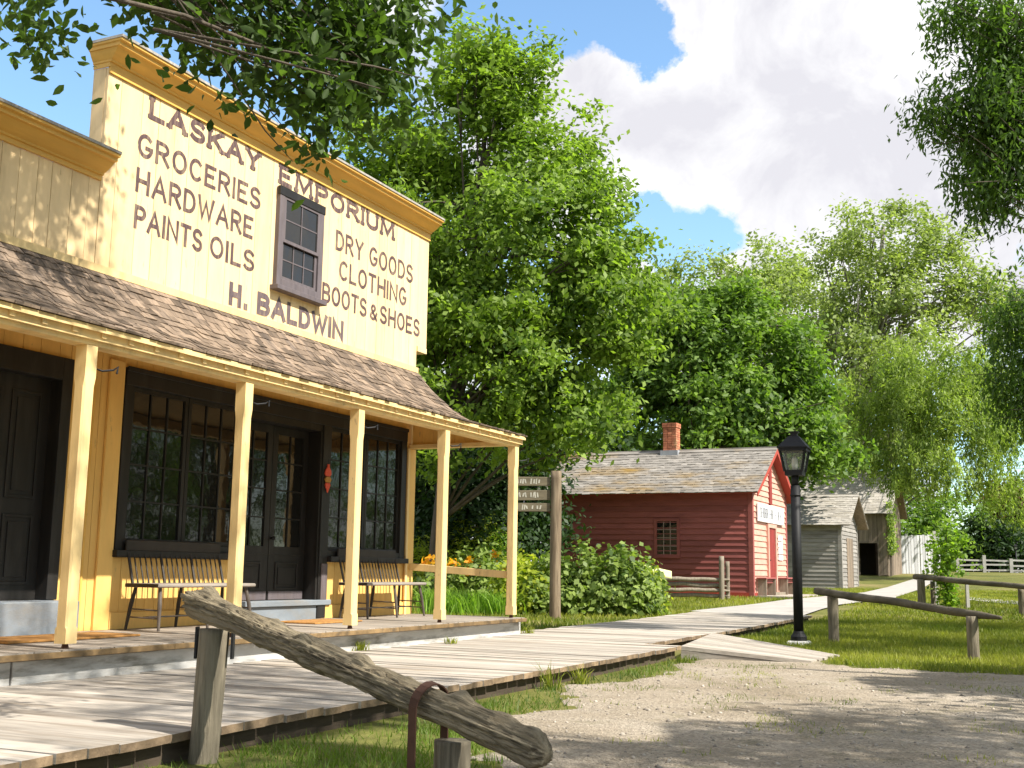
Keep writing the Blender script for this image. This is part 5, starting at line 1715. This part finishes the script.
def blades_mesh(P, h, wd, rng, lean=.5, segs=2):
    n = len(P)
    a = rng.random(n)*2*math.pi; side_ = np.stack([np.cos(a), np.sin(a), 0*a], 1)*wd[:, None]*.5
    b = rng.random(n)*2*math.pi; ln = np.stack([np.cos(b), np.sin(b), 0*b], 1)*(h*lean*rng.random(n))[:, None]
    up_ = np.stack([0*h, 0*h, h], 1)
    v0, v1 = P-side_, P+side_
    m0, m1 = P-side_*.7+ln*.35+up_*.6, P+side_*.7+ln*.35+up_*.6
    t = P+ln+up_*.95
    if segs == 1:
        return np.stack([v0, v1, t], 1).reshape(-1, 3), np.arange(3*n).reshape(n, 3)
    V = np.stack([v0, v1, m1, m0, t], 1).reshape(-1, 3)
    i = np.arange(n)*5
    F = np.concatenate([np.stack([i, i+1, i+2], 1), np.stack([i, i+2, i+3], 1), np.stack([i+3, i+2, i+4], 1)])
    return V, F


def lily(label, px, py, rpx, n, h, seed, flowers=0, leafm='leaf_lily'):
    bb_ = hit(px, py); bb_.z = float(tz(bb_.x, bb_.y)); k = bb_.y/F_PX
    rng = np.random.default_rng(seed)
    root = thing('daylily_clump', label, 'plant', bb_, 0, 'daylilies beside the porch')
    P = np.stack([rng.normal(0, rpx*k*.5, n), rng.normal(0, .3, n), 0*np.arange(n)], 1)
    V, F = blades_mesh(P, h*rng.uniform(.6, 1.1, n), np.full(n, .028), rng, 1.1)
    add_obj('foliage', np_mesh('foliage', V, F, np.tile(rng.random(n), 3)), leafm, root)
    for i in range(flowers):
        x_, y_, z_ = rng.normal(0, rpx*k*.6), rng.normal(0, .35), h*rng.uniform(.95, 1.5)
        mb = MB().tube([(x_*.8, y_*.8, 0), (x_, y_, z_)], .005, 4)
        c = rng.normal(0, .06, (14, 3))+np.array([x_, y_, z_])
        V, F = leaf_geo(c, np.full(14, .15), np.tile(np.array([0, -.4, .6]), (14, 1)), rng, .6)
        fo_ = add_obj('flower', np_mesh('flower', V, F, rng.random(14)), 'petal_orange', root)
        mb.build('stalk', 'stem_green', fo_)
    return root


lily('bright green daylilies at the foot of the fourth porch post', 462, 614, 26, 420, .55, 61)
lily('bright green daylilies by the last porch post', 492, 614, 22, 340, .5, 62)
lily('orange-flowered daylilies just behind the porch handrail', 455, 606, 22, 260, .75, 63, 16)
lily('orange-flowered daylilies in the middle of the bed', 480, 603, 18, 220, .8, 64, 8)
lily('green daylilies beyond the end of the bench', 432, 612, 14, 240, .55, 65)

# sapling with stakes
sz_ = hit(949, 609); sz_.z = float(tz(sz_.x, sz_.y)); ks = sz_.y/F_PX
sap = thing('sapling', 'young bright green staked sapling behind the near pole rail', 'tree', sz_, 0)
rng = np.random.default_rng(71); rnd = random.Random(5)
C = []
for i in range(120):
    z_ = rng.uniform(4, 82); wd = np.interp(z_, [4, 20, 45, 65, 84], [7, 9, 17, 20, 8])
    C.append((rng.normal(0, .55)*wd*ks + (z_-40)*.0*ks, rng.normal(0, .5)*wd*ks, z_*ks))
C = np.array(C); cl = rng.integers(0, 120, 120*12)
P = C[cl]+rng.normal(0, .08, (len(cl), 3))
V, F = leaf_geo(P, .12*rng.uniform(.6, 1.3, len(P)), np.tile(np.array([0, -.2, .7]), (len(P), 1)), rng, .7)
add_obj('foliage', np_mesh('foliage', V, F, rng.random(len(P))), 'leaf_sapling', sap)
mb = MB().tube([(0, 0, -.05), (.03, 0, 30*ks), (0, .02, 60*ks), (.03, 0, 80*ks)], [.025, .02, .015, .006], 6)
for i in range(24): q = Vector(C[i*4]); mb.tube([(0, 0, max(.15, q.z-.3)), q], [.01, .004], 4)
mb.build('trunk', 'bark', sap)
for i, (px, pyb, pyt, lab) in enumerate(((937, 606, 533, 'pale wooden stake on the left of the sapling'), (968, 609, 584, 'short wooden stake on the right of the sapling'))):
    q = hit(px, pyb); kk = q.y/F_PX
    o = MB().hexa([(-.04, -.04, -.1), (.04, -.04, -.1), (.04, .04, -.1), (-.04, .04, -.1), (-.035, -.035, (pyb-pyt)*kk), (.035, -.035, (pyb-pyt)*kk), (.035, .035, (pyb-pyt)*kk), (-.035, .035, (pyb-pyt)*kk)]).build('wooden_stake', 'fence_grey', None)
    o.location = (q.x, q.y, float(tz(q.x, q.y))); tag(o, lab, 'stake', 'stakes of the sapling')

# vine on the barn corner
vn = thing('climbing_vine', 'ragged green vine hanging on the barn corner', 'plant', BNC, ROT)
rng = np.random.default_rng(77)
P = np.stack([rng.normal(.3, .5, 900), rng.normal(-.25, .12, 900), rng.uniform(1.2, 4.2, 900)], 1)
V, F = leaf_geo(P, .2*rng.uniform(.6, 1.2, 900), np.tile(np.array([0, -1, .4]), (900, 1)), rng, .7)
add_obj('foliage', np_mesh('foliage', V, F, rng.random(900)), 'leaf_willow', vn)
mb = MB()
for i in range(5): mb.tube([(.1+.15*i, -.12, 0), (.05+.2*i, -.15, 1.6), (.2*i, -.2, 4.0)], [.02, .015, .008], 5)
mb.build('stems', 'bark', vn)

# ------------------------------------------------------------------ grass
def scatter_grass(name, xr, yr, n, h, wd, leafm, cond, seed, lean=.6, patch=None):
    rng = np.random.default_rng(seed)
    x_ = rng.uniform(*xr, n); y_ = rng.uniform(*yr, n)
    P = np.stack([x_, y_, tz(x_, y_)], 1)
    sx_, sy_ = to_store(P)
    k = cond(P, sx_, sy_, rng)
    P = P[k]; m_ = len(P)
    hh = h*rng.uniform(.5, 1.25, m_)
    V, F = blades_mesh(P, hh, np.full(m_, wd)*rng.uniform(.7, 1.3, m_), rng, lean, 1)
    nzv = fbm(P[:, 0], P[:, 1], .6, 4)
    o = add_obj(name, np_mesh(name, V, F, np.clip(.6*rng.random(m_)+.2+.75*nzv, 0, 1)), leafm)
    tag(o, None, None, None, 'stuff')
    return o


def in_walk(sx_, sy_):
    return ((sy_ > -4.47) & (sy_ < -1.4) & (sx_ < 14.1)) | ((sy_ > -4.0) & (sy_ < -1.4) & (sx_ >= 14.1) & (sx_ < 31)) | ((sx_ > 14.0) & (sx_ < 17.1) & (sy_ > -6.05) & (sy_ < -3.9) & (sy_ > -6.05+(sx_-15.75)*1.45))


# lush strip between boardwalk and gravel, near the camera
o = scatter_grass('grass_strip', (-5, 3), (3.5, 14), 130000, .07, .009, 'grass_lush',
              lambda P, a, b, r: (b < -4.48) & (b > -7.5) & (~on_gravel(P[:, 0]+r.normal(0, .09, len(P)), P[:, 1]+r.normal(0, .09, len(P)))) & (a < 14.2) & (r.random(len(P)) < np.interp(a, [5, 8, 11, 14], [.9, .6, .35, .25])*np.clip(.75+1.6*fbm(P[:, 0], P[:, 1], 1.4, 17), .12, 1.2)), 81, 1.1)
o['label'] = 'lush short grass between the boardwalk and the gravel'; o['category'] = 'grass'
o = scatter_grass('grass_tufts', (-3, 9), (4, 15), 42000, .045, .008, 'grass_lawn',
              lambda P, a, b, r: on_gravel(P[:, 0], P[:, 1]) & (fbm(P[:, 0], P[:, 1], 1.3, 6)+.35*fbm(P[:, 0], P[:, 1], 4, 2) > .33-.25*np.clip((b+6.0)/1.4, 0, 1)) & (~in_walk(a, b)), 82, 1.2)
o['label'] = 'sparse yellowish tufts of grass growing in the gravel'; o['category'] = 'grass'


def lawn_ok(P, a, b, r):
    d_ = P[:, 1]
    return (~on_gravel(P[:, 0], P[:, 1])) & (~in_walk(a, b)) & (b < -3.85) & (a > 13) & (np.abs(P[:, 0]) < .5*P[:, 1]+1)


o = scatter_grass('lawn_grass', (1.5, 14), (12, 24), 130000, .075, .014, 'grass_lawn', lawn_ok, 83, .8)
o['label'] = 'sunlit mown lawn between the gravel and the path'; o['category'] = 'grass'
path_poly = [(p[0], p[1]) for p in pv]


def far_ok(P, a, b, r):
    k = (~in_walk(a, b))
    # keep off the footpath
    lo_ = np.array([pv[i*5][:2] for i in range(len(lo))]); hi_ = np.array([pv[i*5+4][:2] for i in range(len(lo))])
    yy_ = P[:, 1]
    xa = np.interp(yy_, lo_[:, 1], lo_[:, 0]); xb = np.interp(yy_, hi_[:, 1], hi_[:, 0])
    onp = (P[:, 0] < xa) & (P[:, 0] > xb) & (yy_ > lo_[0, 1])
    k &= ~onp
    rx = (P[:, 0]-RHC.x)*NN.x+(P[:, 1]-RHC.y)*NN.y; rd_ = (P[:, 0]-RHC.x)*D.x+(P[:, 1]-RHC.y)*D.y
    k &= ~((rx > -6.2) & (rx < 1.3) & (rd_ > -.1) & (rd_ < 4.6))
    k &= ~((b > -3.95) & (a < 15.3))
    return k & (np.abs(P[:, 0]) < .5*P[:, 1]+1)


o = scatter_grass('far_lawn_grass', (-3, 24), (18, 48), 150000, .085, .03, 'grass_lawn', far_ok, 84, .8)
o['label'] = 'yellow-green lawn along the path beyond the rails'; o['category'] = 'grass'

# loose stones on the gravel
rng = np.random.default_rng(91)
n = 14000
x_ = rng.uniform(-2, 8, n); y_ = 4.5+rng.random(n)**1.6*9
k = on_gravel(x_, y_); x_, y_ = x_[k], y_[k]; n = len(x_)
r = .004+.022*rng.random(n)**7
octv = np.array([(1, 0, 0), (0, 1, 0), (-1, 0, 0), (0, -1, 0), (0, 0, .7), (0, 0, -.5)])
jit = rng.uniform(.7, 1.2, (n, 6, 1))
ang = rng.random(n)*6.28; ca, sa = np.cos(ang), np.sin(ang)
q = octv[None]*jit*r[:, None, None]
qx = q[..., 0]*ca[:, None]-q[..., 1]*sa[:, None]; qy = q[..., 0]*sa[:, None]+q[..., 1]*ca[:, None]
V = np.stack([qx+x_[:, None], qy+y_[:, None], q[..., 2]+(tz(x_, y_)+.010+fbm(x_, y_, 1.1, 21)*.0112+fbm(x_, y_, 3.0, 22)*.0064)[:, None]+.001], -1).reshape(-1, 3)
ft = np.array([(0, 1, 4), (1, 2, 4), (2, 3, 4), (3, 0, 4), (1, 0, 5), (2, 1, 5), (3, 2, 5), (0, 3, 5)])
F = (ft[None]+(np.arange(n)*6)[:, None, None]).reshape(-1, 3)
o = add_obj('pebbles', np_mesh('pebbles', V, F, np.repeat(rng.random(n), 8)), 'pebble')
tag(o, 'loose small stones scattered over the gravel', 'stones', None, 'stuff')

# small weeds along the boardwalk edge and foundation
for i, (a, b, hh, lab) in enumerate(((10.9, -1.80, .12, 'small weed against the foundation below the third porch post'), (12.6, -2.0, .10, 'small weed between boardwalk planks below the fourth porch post'),
                               (15.35, -1.75, .16, 'weed tuft at the end of the porch foundation'), (9.8, -4.52, .26, 'tall thin weed at the boardwalk edge'), (10.4, -4.55, .22, 'bushy weed at the boardwalk edge, near the right foreground post'))):
    p = sw(a, b); rng = np.random.default_rng(100+i); n = 40
    z_ = .22 if b > -4.4 else .055
    P = np.stack([rng.normal(0, .04, n), rng.normal(0, .04, n), 0*np.arange(n)], 1)
    V, F = blades_mesh(P, hh*rng.uniform(.4, 1.1, n), np.full(n, .012), rng, 1.2, 2)
    o = add_obj('weed', np_mesh('weed', V, F, np.tile(rng.random(n), 3)), 'grass_lawn'); o.location = (p.x, p.y, z_)
    tag(o, lab, 'weed', 'weeds along the boardwalk')
